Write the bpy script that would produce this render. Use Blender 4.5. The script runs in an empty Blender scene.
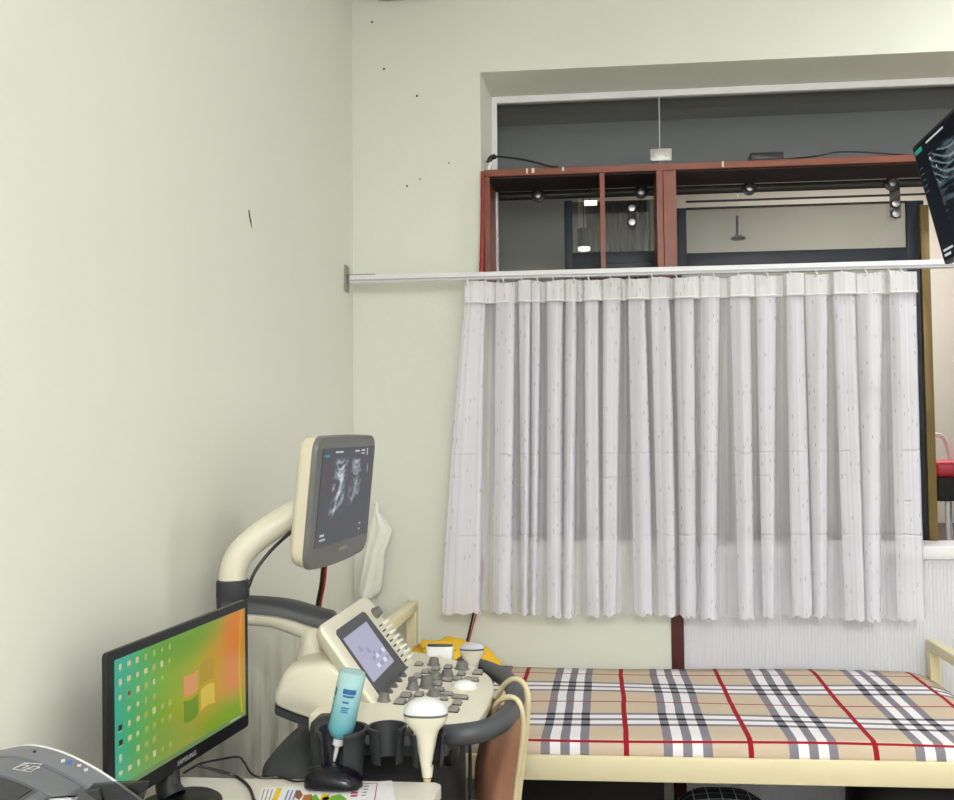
import bpy, bmesh, math, random
from mathutils import Vector, Matrix, Euler
random.seed(7)
scene = bpy.context.scene
COL = scene.collection
PI = math.pi
V = Vector

# ------------------------------------------------------------------ camera
F, PPX, PPY = 950.0, 520.0, 400.0
Yd = V((85, 40, F)).normalized()
Xd = V((1, -.011, 0)); Xd = (Xd - Yd * Xd.dot(Yd)).normalized()
Zd = Yd.cross(Xd)
if Zd.y > 0: Zd = -Zd
RIGHT = V((Xd.x, Yd.x, Zd.x)); DOWN = V((Xd.y, Yd.y, Zd.y)); FWD = V((Xd.z, Yd.z, Zd.z))
CAM = V((.94, -3.5, 1.42))
cd = bpy.data.cameras.new('camera'); cam = bpy.data.objects.new('camera', cd); COL.objects.link(cam)
cd.sensor_fit = 'HORIZONTAL'; cd.sensor_width = 36; cd.lens = F * 36 / 954
cd.shift_x = -(PPX - 477) / 954; cd.shift_y = 0; cd.clip_start = .01; cd.clip_end = 50
mw = Matrix((RIGHT, -DOWN, -FWD)).transposed().to_4x4(); mw.translation = CAM
cam.matrix_world = mw
scene.camera = cam
vs = scene.view_settings
vs.view_transform = 'Standard'; vs.look = 'None'; vs.gamma = 1; vs.use_curve_mapping = False; vs.exposure = .13


def _ray(px, py): return RIGHT * (px - PPX) + DOWN * (py - PPY) + FWD * F
def onY(px, py, Y):
    d = _ray(px, py); return CAM + d * ((Y - CAM.y) / d.y)
def onZ(px, py, Z):
    d = _ray(px, py); return CAM + d * ((Z - CAM.z) / d.z)

# ------------------------------------------------------------------ materials
def lin(c):
    r = []
    for v in c:
        v /= 255.0
        r.append(v / 12.92 if v <= .04045 else ((v + .055) / 1.055) ** 2.4)
    return (r[0], r[1], r[2], 1)
_mats = {}
def new_mat(name):
    m = bpy.data.materials.new(name); m.use_nodes = True
    nt = m.node_tree; b = nt.nodes['Principled BSDF']
    return m, nt, b
def mat(name, rgb, rough=.5, metal=0, var=0, vscale=8, bump=0, bscale=60, spec=.5, coat=0):
    if name in _mats: return _mats[name]
    m, nt, b = new_mat(name)
    c = lin(rgb)
    b.inputs['Roughness'].default_value = rough; b.inputs['Metallic'].default_value = metal
    b.inputs['Specular IOR Level'].default_value = spec; b.inputs['Coat Weight'].default_value = coat
    tc = nt.nodes.new('ShaderNodeTexCoord')
    nz = nt.nodes.new('ShaderNodeTexNoise'); nz.inputs['Scale'].default_value = vscale; nz.inputs['Detail'].default_value = 5
    nt.links.new(tc.outputs['Object'], nz.inputs['Vector'])
    mx = nt.nodes.new('ShaderNodeMix'); mx.data_type = 'RGBA'
    k = var if var else .03
    mx.inputs[6].default_value = tuple(max(0, x * (1 - k)) for x in c[:3]) + (1,)
    mx.inputs[7].default_value = tuple(min(1, x * (1 + k)) for x in c[:3]) + (1,)
    nt.links.new(nz.outputs['Fac'], mx.inputs[0]); nt.links.new(mx.outputs[2], b.inputs['Base Color'])
    if bump:
        n2 = nt.nodes.new('ShaderNodeTexNoise'); n2.inputs['Scale'].default_value = bscale; n2.inputs['Detail'].default_value = 4
        nt.links.new(tc.outputs['Object'], n2.inputs['Vector'])
        bp = nt.nodes.new('ShaderNodeBump'); bp.inputs['Strength'].default_value = bump; bp.inputs['Distance'].default_value = .01
        nt.links.new(n2.outputs['Fac'], bp.inputs['Height']); nt.links.new(bp.outputs['Normal'], b.inputs['Normal'])
    _mats[name] = m
    return m
def emis(name, rgb, strength=1.0):
    if name in _mats: return _mats[name]
    m, nt, b = new_mat(name)
    b.inputs['Base Color'].default_value = (0, 0, 0, 1); b.inputs['Roughness'].default_value = .3
    b.inputs['Emission Color'].default_value = lin(rgb); b.inputs['Emission Strength'].default_value = strength
    _mats[name] = m
    return m
def mth(nt, op, a, b=None, c=None):
    n = nt.nodes.new('ShaderNodeMath'); n.operation = op
    for i, v in enumerate((a, b, c)):
        if v is None: continue
        if isinstance(v, (int, float)): n.inputs[i].default_value = v
        else: nt.links.new(v, n.inputs[i])
    return n.outputs[0]
def mixc(nt, f, a, b):
    n = nt.nodes.new('ShaderNodeMix'); n.data_type = 'RGBA'
    for i, v in ((0, f), (6, a), (7, b)):
        if isinstance(v, (int, float, tuple)): n.inputs[i].default_value = v
        else: nt.links.new(v, n.inputs[i])
    return n.outputs[2]
def uvxy(nt):
    t = nt.nodes.new('ShaderNodeUVMap'); s = nt.nodes.new('ShaderNodeSeparateXYZ')
    nt.links.new(t.outputs[0], s.inputs[0]); return t.outputs[0], s.outputs[0], s.outputs[1]

def glass_mat(name, tint, alpha, rough=.02, strength=1.0):
    m = bpy.data.materials.new(name); m.use_nodes = True; nt = m.node_tree; nt.nodes.clear()
    o = nt.nodes.new('ShaderNodeOutputMaterial')
    tr = nt.nodes.new('ShaderNodeBsdfTransparent'); tr.inputs[0].default_value = lin(tint)
    gl = nt.nodes.new('ShaderNodeBsdfGlossy'); gl.inputs['Roughness'].default_value = rough
    fr = nt.nodes.new('ShaderNodeFresnel'); fr.inputs[0].default_value = 1.5
    f = mth(nt, 'MULTIPLY', fr.outputs[0], strength)
    f = mth(nt, 'ADD', f, alpha)
    mx = nt.nodes.new('ShaderNodeMixShader')
    nt.links.new(f, mx.inputs[0]); nt.links.new(tr.outputs[0], mx.inputs[1]); nt.links.new(gl.outputs[0], mx.inputs[2])
    nt.links.new(mx.outputs[0], o.inputs[0])
    return m

# wall paint : pale green cream, faint mottling, a little grime near the skirting
def paint(name, rgb, grime=.0):
    m, nt, b = new_mat(name)
    b.inputs['Roughness'].default_value = .62; b.inputs['Specular IOR Level'].default_value = .35
    tc = nt.nodes.new('ShaderNodeTexCoord')
    n1 = nt.nodes.new('ShaderNodeTexNoise'); n1.inputs['Scale'].default_value = 1.3; n1.inputs['Detail'].default_value = 6
    nt.links.new(tc.outputs['Object'], n1.inputs['Vector'])
    c = lin(rgb)
    col = mixc(nt, n1.outputs['Fac'], tuple(x * .965 for x in c[:3]) + (1,), tuple(min(1, x * 1.03) for x in c[:3]) + (1,))
    if grime:
        mp = nt.nodes.new('ShaderNodeMapping'); mp.inputs['Scale'].default_value = (6, 6, 1.6)
        nt.links.new(tc.outputs['Object'], mp.inputs[0])
        n2 = nt.nodes.new('ShaderNodeTexNoise'); n2.inputs['Scale'].default_value = 2.2; n2.inputs['Detail'].default_value = 7
        nt.links.new(mp.outputs[0], n2.inputs['Vector'])
        sp = nt.nodes.new('ShaderNodeSeparateXYZ'); nt.links.new(tc.outputs['Object'], sp.inputs[0])
        mr = nt.nodes.new('ShaderNodeMapRange'); mr.inputs[1].default_value = .95; mr.inputs[2].default_value = .6
        nt.links.new(sp.outputs[2], mr.inputs[0])
        r2 = nt.nodes.new('ShaderNodeMapRange'); r2.inputs[1].default_value = .48; r2.inputs[2].default_value = .68
        nt.links.new(n2.outputs['Fac'], r2.inputs[0])
        f = mth(nt, 'MULTIPLY', mr.outputs[0], r2.outputs[0]); f = mth(nt, 'MULTIPLY', f, grime)
        col = mixc(nt, f, col, lin((150, 146, 120)))
    nt.links.new(col, b.inputs['Base Color'])
    n3 = nt.nodes.new('ShaderNodeTexNoise'); n3.inputs['Scale'].default_value = 22; n3.inputs['Detail'].default_value = 5
    nt.links.new(tc.outputs['Object'], n3.inputs['Vector'])
    bp = nt.nodes.new('ShaderNodeBump'); bp.inputs['Strength'].default_value = .06; bp.inputs['Distance'].default_value = .02
    nt.links.new(n3.outputs['Fac'], bp.inputs['Height']); nt.links.new(bp.outputs['Normal'], b.inputs['Normal'])
    return m

PAINT_L = paint('wall_paint_left', (227, 228, 216), grime=.7)
PAINT_B = paint('wall_paint_back', (226, 230, 217))
PAINT_W = mat('white_paint', (242, 242, 240), .6)
CREAM = mat('cream_plastic', (226, 222, 202), .42, var=.05)
CREAM2 = mat('cream_shell', (222, 214, 190), .42, var=.05)
GREYP = mat('grey_plastic', (92, 94, 97), .5)
DGREY = mat('dark_grey_plastic', (58, 60, 64), .5)
RUBBER = mat('handle_rubber', (72, 74, 79), .48)
BLACKP = mat('black_plastic', (24, 25, 29), .35)
BLACKM = mat('black_matte', (30, 31, 34), .7)
KEYT = mat('key_top', (146, 143, 136), .5)
LENSW = mat('lens_white', (222, 224, 225), .4)
NAVY = mat('navy_paint', (40, 48, 60), .45, var=.15)
KEYG = mat('key_grey', (112, 110, 106), .5)
WHITEP = mat('white_plastic', (238, 238, 238), .35)
WHITEM = mat('white_enamel', (236, 236, 238), .4)
IVORY = mat('ivory_paint', (236, 226, 186), .42, var=.05)
WOOD = mat('red_wood', (126, 66, 44), .4, var=.28, vscale=14)
WOOD_D = mat('dark_red_wood', (78, 34, 28), .5, var=.25, vscale=14)
CHROME = mat('chrome', (150, 150, 150), .3, metal=1)
BRASS = mat('brass_brown', (112, 94, 48), .4, metal=.3)
RED = mat('red_cable', (190, 62, 52), .5)
YEL = mat('yellow_cloth', (236, 186, 34), .85, var=.25, vscale=30, bump=.3)

# ------------------------------------------------------------------ mesh builder
class MB:
    def __init__(s): s.bm = bmesh.new(); s.mi = 0
    def _f(s, vs):
        try:
            f = s.bm.faces.new(vs); f.material_index = s.mi; f.smooth = True; return f
        except ValueError: return None
    def box(s, x0, x1, y0, y1, z0, z1, bev=0, M=None, seg=2):
        b = bmesh.new()
        bmesh.ops.create_cube(b, size=1)
        for v in b.verts: v.co = V(((x0 + x1) / 2 + v.co.x * (x1 - x0), (y0 + y1) / 2 + v.co.y * (y1 - y0), (z0 + z1) / 2 + v.co.z * (z1 - z0)))
        if bev: bmesh.ops.bevel(b, geom=list(b.edges), offset=bev, segments=seg, affect='EDGES', profile=.5)
        s._merge(b, M); return s
    def _merge(s, b, M=None):
        vm = {}
        for v in b.verts: vm[v] = s.bm.verts.new(M @ v.co if M else v.co)
        for f in b.faces: s._f([vm[v] for v in f.verts])
        b.free()
    def rings(s, rings, cap0=True, cap1=True, closed=True):
        R = [[s.bm.verts.new(p) for p in r] for r in rings]
        n = len(R[0])
        for a, b in zip(R, R[1:]):
            for i in range(n if closed else n - 1):
                j = (i + 1) % n
                s._f([a[i], a[j], b[j], b[i]])
        if cap0 and closed: s._f(list(reversed(R[0])))
        if cap1 and closed: s._f(R[-1])
        return s
    def cyl(s, p0, p1, r0, r1=None, n=20):
        return s.lathe([(r0, 0), (r1 if r1 is not None else r0, (V(p1) - V(p0)).length)], p0, V(p1) - V(p0), n)
    def lathe(s, prof, org, axis, n=24, sx=1, sy=1, xdir=None):
        a = V(axis).normalized()
        u = V(xdir).normalized() if xdir else a.orthogonal().normalized()
        u = (u - a * u.dot(a)).normalized(); w = a.cross(u)
        rs = []
        for r, z in prof:
            r = max(r, 1e-5)
            rs.append([V(org) + a * z + u * (r * sx * math.cos(2 * PI * i / n)) + w * (r * sy * math.sin(2 * PI * i / n)) for i in range(n)])
        return s.rings(rs)
    def loft(s, secs, org, axis, xdir, n=28, pw=2.0):   # secs: (height, half x, half y)
        a = V(axis).normalized(); u = V(xdir); u = (u - a * u.dot(a)).normalized(); w = a.cross(u)
        def se(t): return (math.copysign(abs(math.cos(t)) ** (2 / pw), math.cos(t)), math.copysign(abs(math.sin(t)) ** (2 / pw), math.sin(t)))
        rs = []
        for h, hx, hy in secs:
            rs.append([V(org) + a * h + u * (max(hx, 1e-5) * se(2 * PI * i / n)[0]) + w * (max(hy, 1e-5) * se(2 * PI * i / n)[1]) for i in range(n)])
        return s.rings(rs)
    def tube(s, pts, r, n=10, sub=6):
        P = spline(pts, sub) if sub > 1 else [V(p) for p in pts]
        rs = []; up = None
        for i, p in enumerate(P):
            t = (P[min(i + 1, len(P) - 1)] - P[max(i - 1, 0)]).normalized()
            if up is None: up = t.orthogonal().normalized()
            up = (up - t * up.dot(t)).normalized(); w = t.cross(up)
            rr = r(i / (len(P) - 1)) if callable(r) else r
            rs.append([p + up * (rr * math.cos(2 * PI * k / n)) + w * (rr * math.sin(2 * PI * k / n)) for k in range(n)])
        return s.rings(rs)
    def prism(s, pts, org, ax, ay, an, d0, d1, s0=1.0, s1=1.0):
        org, ax, ay, an = V(org), V(ax), V(ay), V(an)
        A = [org + ax * (x * s0) + ay * (y * s0) + an * d0 for x, y in pts]
        B = [org + ax * (x * s1) + ay * (y * s1) + an * d1 for x, y in pts]
        return s.rings([A, B])
    def slab(s, rings, t, n):    # grid (open) with thickness t along n
        G = [[V(p) for p in r] for r in rings]
        b = [[s.bm.verts.new(p) for p in r] for r in G]
        n = V(n) * t
        c = [[s.bm.verts.new(p + n) for p in r] for r in G]
        h, w = len(G), len(G[0])
        for i in range(h - 1):
            for j in range(w - 1):
                s._f([b[i][j], b[i][j + 1], b[i + 1][j + 1], b[i + 1][j]])
                s._f([c[i][j], c[i + 1][j], c[i + 1][j + 1], c[i][j + 1]])
        for i in range(h - 1):
            s._f([b[i][0], b[i + 1][0], c[i + 1][0], c[i][0]]); s._f([b[i][-1], c[i][-1], c[i + 1][-1], b[i + 1][-1]])
        for j in range(w - 1):
            s._f([b[0][j], c[0][j], c[0][j + 1], b[0][j + 1]]); s._f([b[-1][j], b[-1][j + 1], c[-1][j + 1], c[-1][j]])
        return s
    def sphere(s, c, r, n=20):
        prof = [(r[0] * math.sin(PI * i / 12) if i not in (0, 12) else 1e-5, -math.cos(PI * i / 12)) for i in range(13)]
        rs = []
        for q, z in prof:
            rs.append([V(c) + V((q * math.cos(2 * PI * k / n), q * r[1] / r[0] * math.sin(2 * PI * k / n), z * r[2])) for k in range(n)])
        return s.rings(rs)
    def text(s, body, size, org, ax, ay, an, depth=.0006, align='CENTER', shear=0):
        cu = bpy.data.curves.new('letters', 'FONT'); cu.body = body; cu.size = size; cu.align_x = align; cu.align_y = 'CENTER'; cu.shear = shear
        cu.resolution_u = 3
        ob = bpy.data.objects.new('letters', cu); COL.objects.link(ob)
        dg = bpy.context.evaluated_depsgraph_get()
        me = ob.evaluated_get(dg).to_mesh()
        org, ax, ay, an = V(org), V(ax), V(ay), V(an)
        vm = [s.bm.verts.new(org + ax * v.co.x + ay * v.co.y + an * depth) for v in me.vertices]
        for p in me.polygons: s._f([vm[i] for i in p.vertices])
        bpy.data.objects.remove(ob); bpy.data.curves.remove(cu)
        return s
    def build(s, name, m, parent=None, bevel=0, bseg=2, flat=False, angle=40, normals=True):
        if normals: bmesh.ops.recalc_face_normals(s.bm, faces=list(s.bm.faces))
        me = bpy.data.meshes.new(name); s.bm.to_mesh(me); s.bm.free()
        ob = bpy.data.objects.new(name, me); COL.objects.link(ob)
        for x in (m if isinstance(m, (list, tuple)) else [m]): me.materials.append(x)
        if parent is None:
            xs = [v.co for v in me.vertices]
            o = V(((min(v.x for v in xs) + max(v.x for v in xs)) / 2, (min(v.y for v in xs) + max(v.y for v in xs)) / 2, min(v.z for v in xs)))
            me.transform(Matrix.Translation(-o)); ob.location = o
        else:
            w = V((0, 0, 0)); q = parent
            while q: w += q.location; q = q.parent
            me.transform(Matrix.Translation(-w)); ob.parent = parent
        if flat:
            for p in me.polygons: p.use_smooth = False
        else:
            me.set_sharp_from_angle(angle=math.radians(angle))
        if bevel:
            bv = ob.modifiers.new('bevel', 'BEVEL'); bv.width = bevel; bv.segments = bseg; bv.limit_method = 'ANGLE'; bv.angle_limit = math.radians(40)
        return ob

def spline(pts, sub=6):
    P = [V(p) for p in pts]; out = []
    Q = [P[0] * 2 - P[1]] + P + [P[-1] * 2 - P[-2]]
    for i in range(1, len(Q) - 2):
        a, b, c, d = Q[i - 1:i + 3]
        for k in range(sub):
            t = k / sub
            out.append(.5 * ((2 * b) + (c - a) * t + (2 * a - 5 * b + 4 * c - d) * t * t + (3 * b - a - 3 * c + d) * t ** 3))
    out.append(P[-1]); return out
def rrect(w, h, r, n=6):
    o = []
    for cx, cy, a0 in ((w / 2 - r, h / 2 - r, 0), (-w / 2 + r, h / 2 - r, 90), (-w / 2 + r, -h / 2 + r, 180), (w / 2 - r, -h / 2 + r, 270)):
        for k in range(n + 1):
            a = math.radians(a0 + 90 * k / n); o.append((cx + r * math.cos(a), cy + r * math.sin(a)))
    return o
def closed_spline(pts, sub=5):
    n = len(pts); out = []
    for i in range(n):
        a, b, c, d = (V(pts[(i + k) % n]) for k in (-1, 0, 1, 2))
        for k in range(sub):
            t = k / sub
            out.append(.5 * ((2 * b) + (c - a) * t + (2 * a - 5 * b + 4 * c - d) * t * t + (3 * b - a - 3 * c + d) * t ** 3))
    return out

def empty(name, loc):
    o = bpy.data.objects.new(name, None); COL.objects.link(o); o.location = loc; o.empty_display_size = .05; return o
def tag(o, label, cat, group=None, kind=None):
    o['label'] = label; o['category'] = cat
    if group: o['group'] = group
    if kind: o['kind'] = kind
    return o
def thing(name, loc, label, cat, group=None): return tag(empty(name, loc), label, cat, group)
def struct(o): o['kind'] = 'structure'; return o
def relabel(o, l): o['label'] = l; return o
def dup(root, delta, label=None):
    c = root.copy(); COL.objects.link(c); c.location = root.location + V(delta)
    if label: c['label'] = label
    for ch in root.children:
        d = ch.copy(); COL.objects.link(d); d.parent = c
        for g in ch.children:
            e = g.copy(); COL.objects.link(e); e.parent = d
    return c

# ================================================================== room shell
CEIL = 3.25; RX = 3.4; FY = -6.0; TH = .22
OX0, OX1, OZ0, OZ1 = .491, 2.75, 1.03, 2.81           # window opening in back wall
PX0, PX1 = 1.168, 1.213                                 # dark wooden post
struct(MB().box(-.12, RX + .12, FY - .12, 3.2, -.1, 0).build('floor', mat('floor_tile', (120, 112, 100), .35, var=.08, vscale=3), flat=True))
struct(MB().box(-.12, RX + .12, FY - .12, TH, CEIL, CEIL + .1).build('ceiling', PAINT_W, flat=True))
struct(MB().box(-.12, 0, FY, TH, 0, CEIL).build('wall_left', PAINT_L, flat=True))
struct(MB().box(RX, RX + .12, FY, TH, 0, CEIL).build('wall_right', PAINT_W, flat=True))
struct(MB().box(-.12, RX + .12, FY - .12, FY, 0, CEIL).build('wall_front', PAINT_W, flat=True))
b = MB()
b.box(0, OX0, 0, TH, 0, CEIL).box(OX0, RX, 0, TH, OZ1, CEIL).box(OX1, RX, 0, TH, 0, OZ1)
b.box(OX0, PX0, 0, TH, 0, OZ0)
b
b.prism([(0, OZ1), (.2, 2.783), (TH, 2.783), (TH, OZ1)], (0, 0, 0), (0, 1, 0), (0, 0, 1), (1, 0, 0), OX0, OX1)   # splayed reveals
b.prism([(OX0, 0), (.512, .2), (.512, TH), (OX0, TH)], (0, 0, 0), (1, 0, 0), (0, 1, 0), (0, 0, 1), OZ0, OZ1)
wall_back = struct(b.build('wall_back', PAINT_B, flat=True))
# white ribbed panelling below the right half of the window
b = MB(); x = PX1
rib = .0125; pts = []
while x < OX1:
    pts += [(x, .012), (x + rib * .18, .012), (x + rib * .24, .0108), (x + rib, .0108)]; x += rib
pts += [(OX1, .012), (OX1, .05), (PX1, .05)]
b.prism(pts, (0, 0, 0), (1, 0, 0), (0, 1, 0), (0, 0, 1), 0, .985)
struct(b.build('wall_panel', mat('panel_white', (224, 226, 232), .5), flat=True))
struct(MB().box(PX1, OX1, -.004, .21, .985, 1.03, bev=.003).build('trim_1', WHITEM))
struct(MB().box(PX0, PX1, -.006, .2, 0, 2.40, bev=.002).build('trim_2', WOOD_D))
# scuffs and drill holes on the plaster (they stay where the paint is damaged)
DARKMARK = mat('scuff', (60, 58, 52), .8)
b = MB(); c = V((.0006, -1.047, 2.025))
b.prism([(-.014, .018), (-.009, .022), (-.003, .006), (.006, -.006), (.010, -.026), (.007, -.022), (-.002, -.010), (-.011, .004)], c, (0, 1, 0), (0, 0, 1), (1, 0, 0), 0, .0008)
struct(b.build('scuff', DARKMARK, bpy.data.objects['wall_left'], flat=True))
b = MB()
for p, r in (((372, 22), .0045), ((384, 69), .0045), ((417, 96), .0045), ((449, 163), .003), ((407, 186), .004), ((420, 179), .003)):
    q = onY(*p, 0); b.cyl(q + V((0, .001, 0)), q + V((0, -.0008, 0)), r, n=8)
struct(b.build('drill_hole', DARKMARK, wall_back))

# ---- window: white outer frame, upper glass with a metal clip
win = struct(empty('window_1', (1.6, .2, 2.41)))
b = MB()
b.box(.512, OX1, .185, .215, 2.757, 2.783).box(.512, .532, .185, .215, OZ0, 2.757)
b.build('window_frame', WHITEM, win, flat=True)
GL = glass_mat('window_glass', (206, 208, 206), .02, .015, .8)
GL2 = glass_mat('window_glass_upper', (228, 230, 230), .02, .02, .9)
b = MB(); b.box(OX0 + .04, 1.168, .197, .203, 2.43, 2.76); b.build('glass_pane', GL2, win, flat=True)
b = MB(); b.box(1.172, OX1, .197, .203, 2.43, 2.76); b.build('glass_pane', GL2, win, flat=True)
b = MB(); b.box(1.168, 1.172, .1965, .2035, 2.43, 2.757); b.build('glass_joint', mat('glass_edge', (190, 195, 192), .3), win, flat=True)
b = MB(); b.box(1.132, 1.214, .184, .199, 2.502, 2.55, bev=.002)
for x in (1.152, 1.194): b.cyl((x, .184, 2.527), (x, .180, 2.527), .007, n=12)
b.build('glass_clip', mat('clip_metal', (190, 190, 184), .35, metal=.4), win)

# ---- red wooden box frame standing in the window
wf = tag(empty('window_shelf', (1.6, .1, 1.965)), 'red-brown wooden box frame with dividers standing in the window opening', 'shelf')
b = MB(); b.box(.503, OX1, -.012, .19, 2.408, 2.434); b.build('top_board', WOOD, wf, bevel=.002)
b = MB(); b.box(.503, .525, -.012, .19, 1.985, 2.408); b.build('side_board', WOOD, wf, bevel=.002)
b = MB(); b.box(.934, .953, -.010, .19, 1.985, 2.408); b.build('divider', WOOD, wf, bevel=.0015)
b = MB(); b.box(1.142, 1.166, -.014, .19, 1.985, 2.408); b.build('side_board', WOOD, wf, bevel=.0015)
b = MB(); b.box(.503, 1.166, -.010, .19, 1.965, 1.984); b.build('bottom_board', WOOD, wf, bevel=.002)
b = MB(); b.box(1.1665, 1.214, -.016, -.0065, 1.965, 2.407); b.build('post_face', WOOD, wf, bevel=.0015)
WOOD_U = mat('underside_shade_brown', (36, 20, 16), .7, var=.2)  # shade under the top board, painted in as near-black sheets
b = MB(); b.box(.526, .933, .0, .188, 2.402, 2.4075); b.build('underside_shade', WOOD_U, wf, flat=True)
b = MB(); b.box(.954, 1.141, .0, .188, 2.402, 2.4075); b.build('underside_shade', WOOD_U, wf, flat=True)
b = MB(); b.box(1.215, OX1, .0, .188, 2.402, 2.4075); b.build('underside_shade', WOOD_U, wf, flat=True)
for px, w in ((533, 3), (527, 2), (563, 2.5), (723, 2)):
    q = onY(px, 171, -.0128); b = MB(); b.box(q.x - w * .0018, q.x + w * .0018, -.0128, -.0119, 2.418 + random.uniform(-.006, .006), 2.4345); b.build('paint_chip', mat('chip', (220, 205, 190), .7), wf, flat=True)
# red painted rod in front of the shelf's left edge
tag(MB().tube([(.499, -.021, 2.425), (.497, -.023, 2.2), (.493, -.026, 2.06), (.491, -.026, 1.985), (.491, -.026, 1.972)], lambda u: .006 + .006 * u, n=10).build('rod', mat('red_paint', (150, 36, 36), .5)), 'narrow red rod down the left edge of the wooden frame', 'rod')

# ---- things on and behind the wooden frame
tag(MB().box(1.485, 1.605, -.008, .07, 2.4345, 2.464, bev=.004).build('adapter_box', BLACKP), 'flat black box lying on top of the wooden frame', 'box')
tag(MB().tube([(1.60, .04, 2.447), (1.72, .01, 2.447), (1.80, -.002, 2.455), (1.90, -.006, 2.449), (2.02, .0, 2.4385), (2.15, .01, 2.438), (2.4, .02, 2.438)], .003).build('wire', BLACKP), 'thin black wire running right along the top of the wooden frame', 'wire')
t = thing('cord', (.52, .06, 2.434), 'black cord with white plug end at upper left corner of the wooden frame', 'cord')
MB().tube([(.530, .04, 2.500), (.58, .03, 2.492), (.66, .01, 2.472), (.75, -.002, 2.442), (.78, -.004, 2.438)], .0042).build('wire', BLACKP, t)
MB().tube([(.514, .05, 2.478), (.524, .05, 2.497), (.542, .05, 2.503)], .010).build('plug', BLACKP, t)
MB().cyl((.508, .05, 2.4345), (.524, .05, 2.48), .008, .009).build('plug_tip', WHITEP, t)

rl = thing('sliding_door_rail', (1.4, .26, 2.40), 'dark round sliding door rail with rollers behind the wooden frame', 'rail')
MB().cyl((OX0 - .1, .26, 2.402), (2.9, .26, 2.402), .017, n=16).build('rail_tube', mat('rail_dark', (62, 60, 56), .4, metal=.3), rl)
def roller(px):
    q = onY(px, 190, .245)
    r = MB().lathe([(.012, 0), (.027, .002), (.027, .012), (.018, .014), (.018, .018), (.002, .018)], (q.x, .243, 2.395), (0, -1, 0), n=20).build('roller', BLACKP, rl)
    MB().lathe([(.016, .018), (.013, .022), (.001, .024)], (q.x, .243, 2.395), (0, -1, 0), n=16).build('roller_bolt', CHROME, r)
for px in (538, 641, 749, 891): roller(px)

sd = thing('sliding_door', (1.5, .3, 1.03), 'dark navy framed glass sliding door hanging behind the window', 'door')
def nb(x0, x1, z0, z1, name, y0=.292, y1=.312): return MB().box(x0, x1, y0, y1, z0, z1, bev=.001).build(name, NAVY, sd)
nb(.790, .822, 1.0, 2.385, 'stile'); nb(1.236, 1.275, 1.0, 2.34, 'stile'); nb(2.125, 2.19, 1.0, 2.34, 'stile')
nb(.822, 1.236, 2.085, 2.172, 'rail'); nb(1.275, 2.125, 2.075, 2.158, 'rail')
nb(.822, 1.236, 2.125, 2.13, 'bead', .288, .2925); nb(1.275, 2.125, 2.105, 2.111, 'bead', .288, .2925)
nb(1.275, 2.125, 2.336, 2.341, 'glass_edge'); nb(1.275, 2.4, 2.364, 2.369, 'glass_edge')
MB().box(1.275, 2.125, .299, .305, 2.16, 2.336).build('glass_pane', GL, sd, flat=True)
MB().box(.822, 1.236, .299, .305, 2.172, 2.38).build('glass_pane', GL, sd, flat=True)
MB().box(1.275, 2.125, .299, .305, 1.02, 2.075).build('glass_pane', GL, sd, flat=True)
hb = MB().box(2.058, 2.098, .274, .281, 2.27, 2.40, bev=.002).build('hanger_plate', mat('hanger_grey', (84, 84, 80), .4, metal=.3), sd)
for z in (2.325, 2.285):
    MB().lathe([(.019, 0), (.019, .006), (.015, .012), (.001, .014)], (2.078, .274, z), (0, -1, 0), n=18).build('bolt', CHROME, hb)
for z in (2.344, 2.287):
    q = MB().lathe([(.021, 0), (.021, .006), (.016, .008)], (1.06, .292, z), (0, -1, 0), n=20).build('bolt_washer', BLACKP, sd)
    MB().lathe([(.015, .008), (.013, .014), (.001, .015)], (1.06, .292, z), (0, -1, 0), n=18).build('bolt', CHROME, q)
tag(MB().box(2.146, 2.178, .2, .228, 1.031, 2.30, bev=.002).build('door_edge', BRASS), 'brass coloured upright bar at right edge of the curtained glass', 'bar')
tag(MB().box(2.098, 2.106, .2, .215, 1.031, 1.43, bev=.002).build('pull_handle', CHROME), 'slim upright metal pull handle beside the brass bar', 'handle')

# ---- the room beyond the glass
FARW = mat('far_wall_cream', (222, 215, 202), .7)
FARD = mat('far_wall_grey', (178, 180, 174), .6, var=.08, vscale=2)
BULK = mat('bulkhead_grey', (188, 190, 200), .6, var=.12, vscale=2)
struct(MB().box(-1.2, 4.6, 3.0, 3.1, 0, 3.4).build('wall_far', FARW, flat=True))
struct(MB().box(4.5, 4.6, TH, 3.0, 0, 3.4).build('wall_far_right', FARW, flat=True))
struct(MB().box(-1.2, -1.1, TH, 3.0, 0, 3.4).build('wall_far_left', FARD, flat=True))
struct(MB().box(-1.2, 4.6, TH, 3.1, 3.3, 3.4).build('ceiling_far', FARW, flat=True))
struct(MB().box(-1.1, 4.5, .55, .62, 2.52, 3.3).build('beam_1', BULK, flat=True))
struct(MB().box(-1.1, 4.5, .42, .55, 2.785, 3.3).build('beam_2', mat('beam_dark', (118, 118, 116), .7), flat=True))
struct(MB().box(-1.1, .83, 1.0, 1.06, 0, 3.3).build('partition', FARD, flat=True))
struct(MB().box(.83, 1.235, 1.3, 1.36, 0, 2.25).build('partition', FARD, flat=True))
b = MB(); P = [(.86 + i * .014, 1.25 + (.012 if i % 2 else 0)) for i in range(24)]
b.rings([[V((x, y, z)) for x, y in P] for z in (2.12, 2.62)], closed=False)
tag(b.build('curtain_reflection', mat('reflection_grey', (120, 120, 122), .7), normals=False), 'grey pleated sheet standing in for the curtain reflection in the left panes', 'curtain_reflection')  # pleated sheet put in for the curtain's reflection in the glass
pl = onY(584, 240, .8)
t = thing('pendant_lamp', (pl.x, .8, 2.28), 'small grey cylinder pendant lamp lit from below behind left panes', 'lamp')
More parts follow.
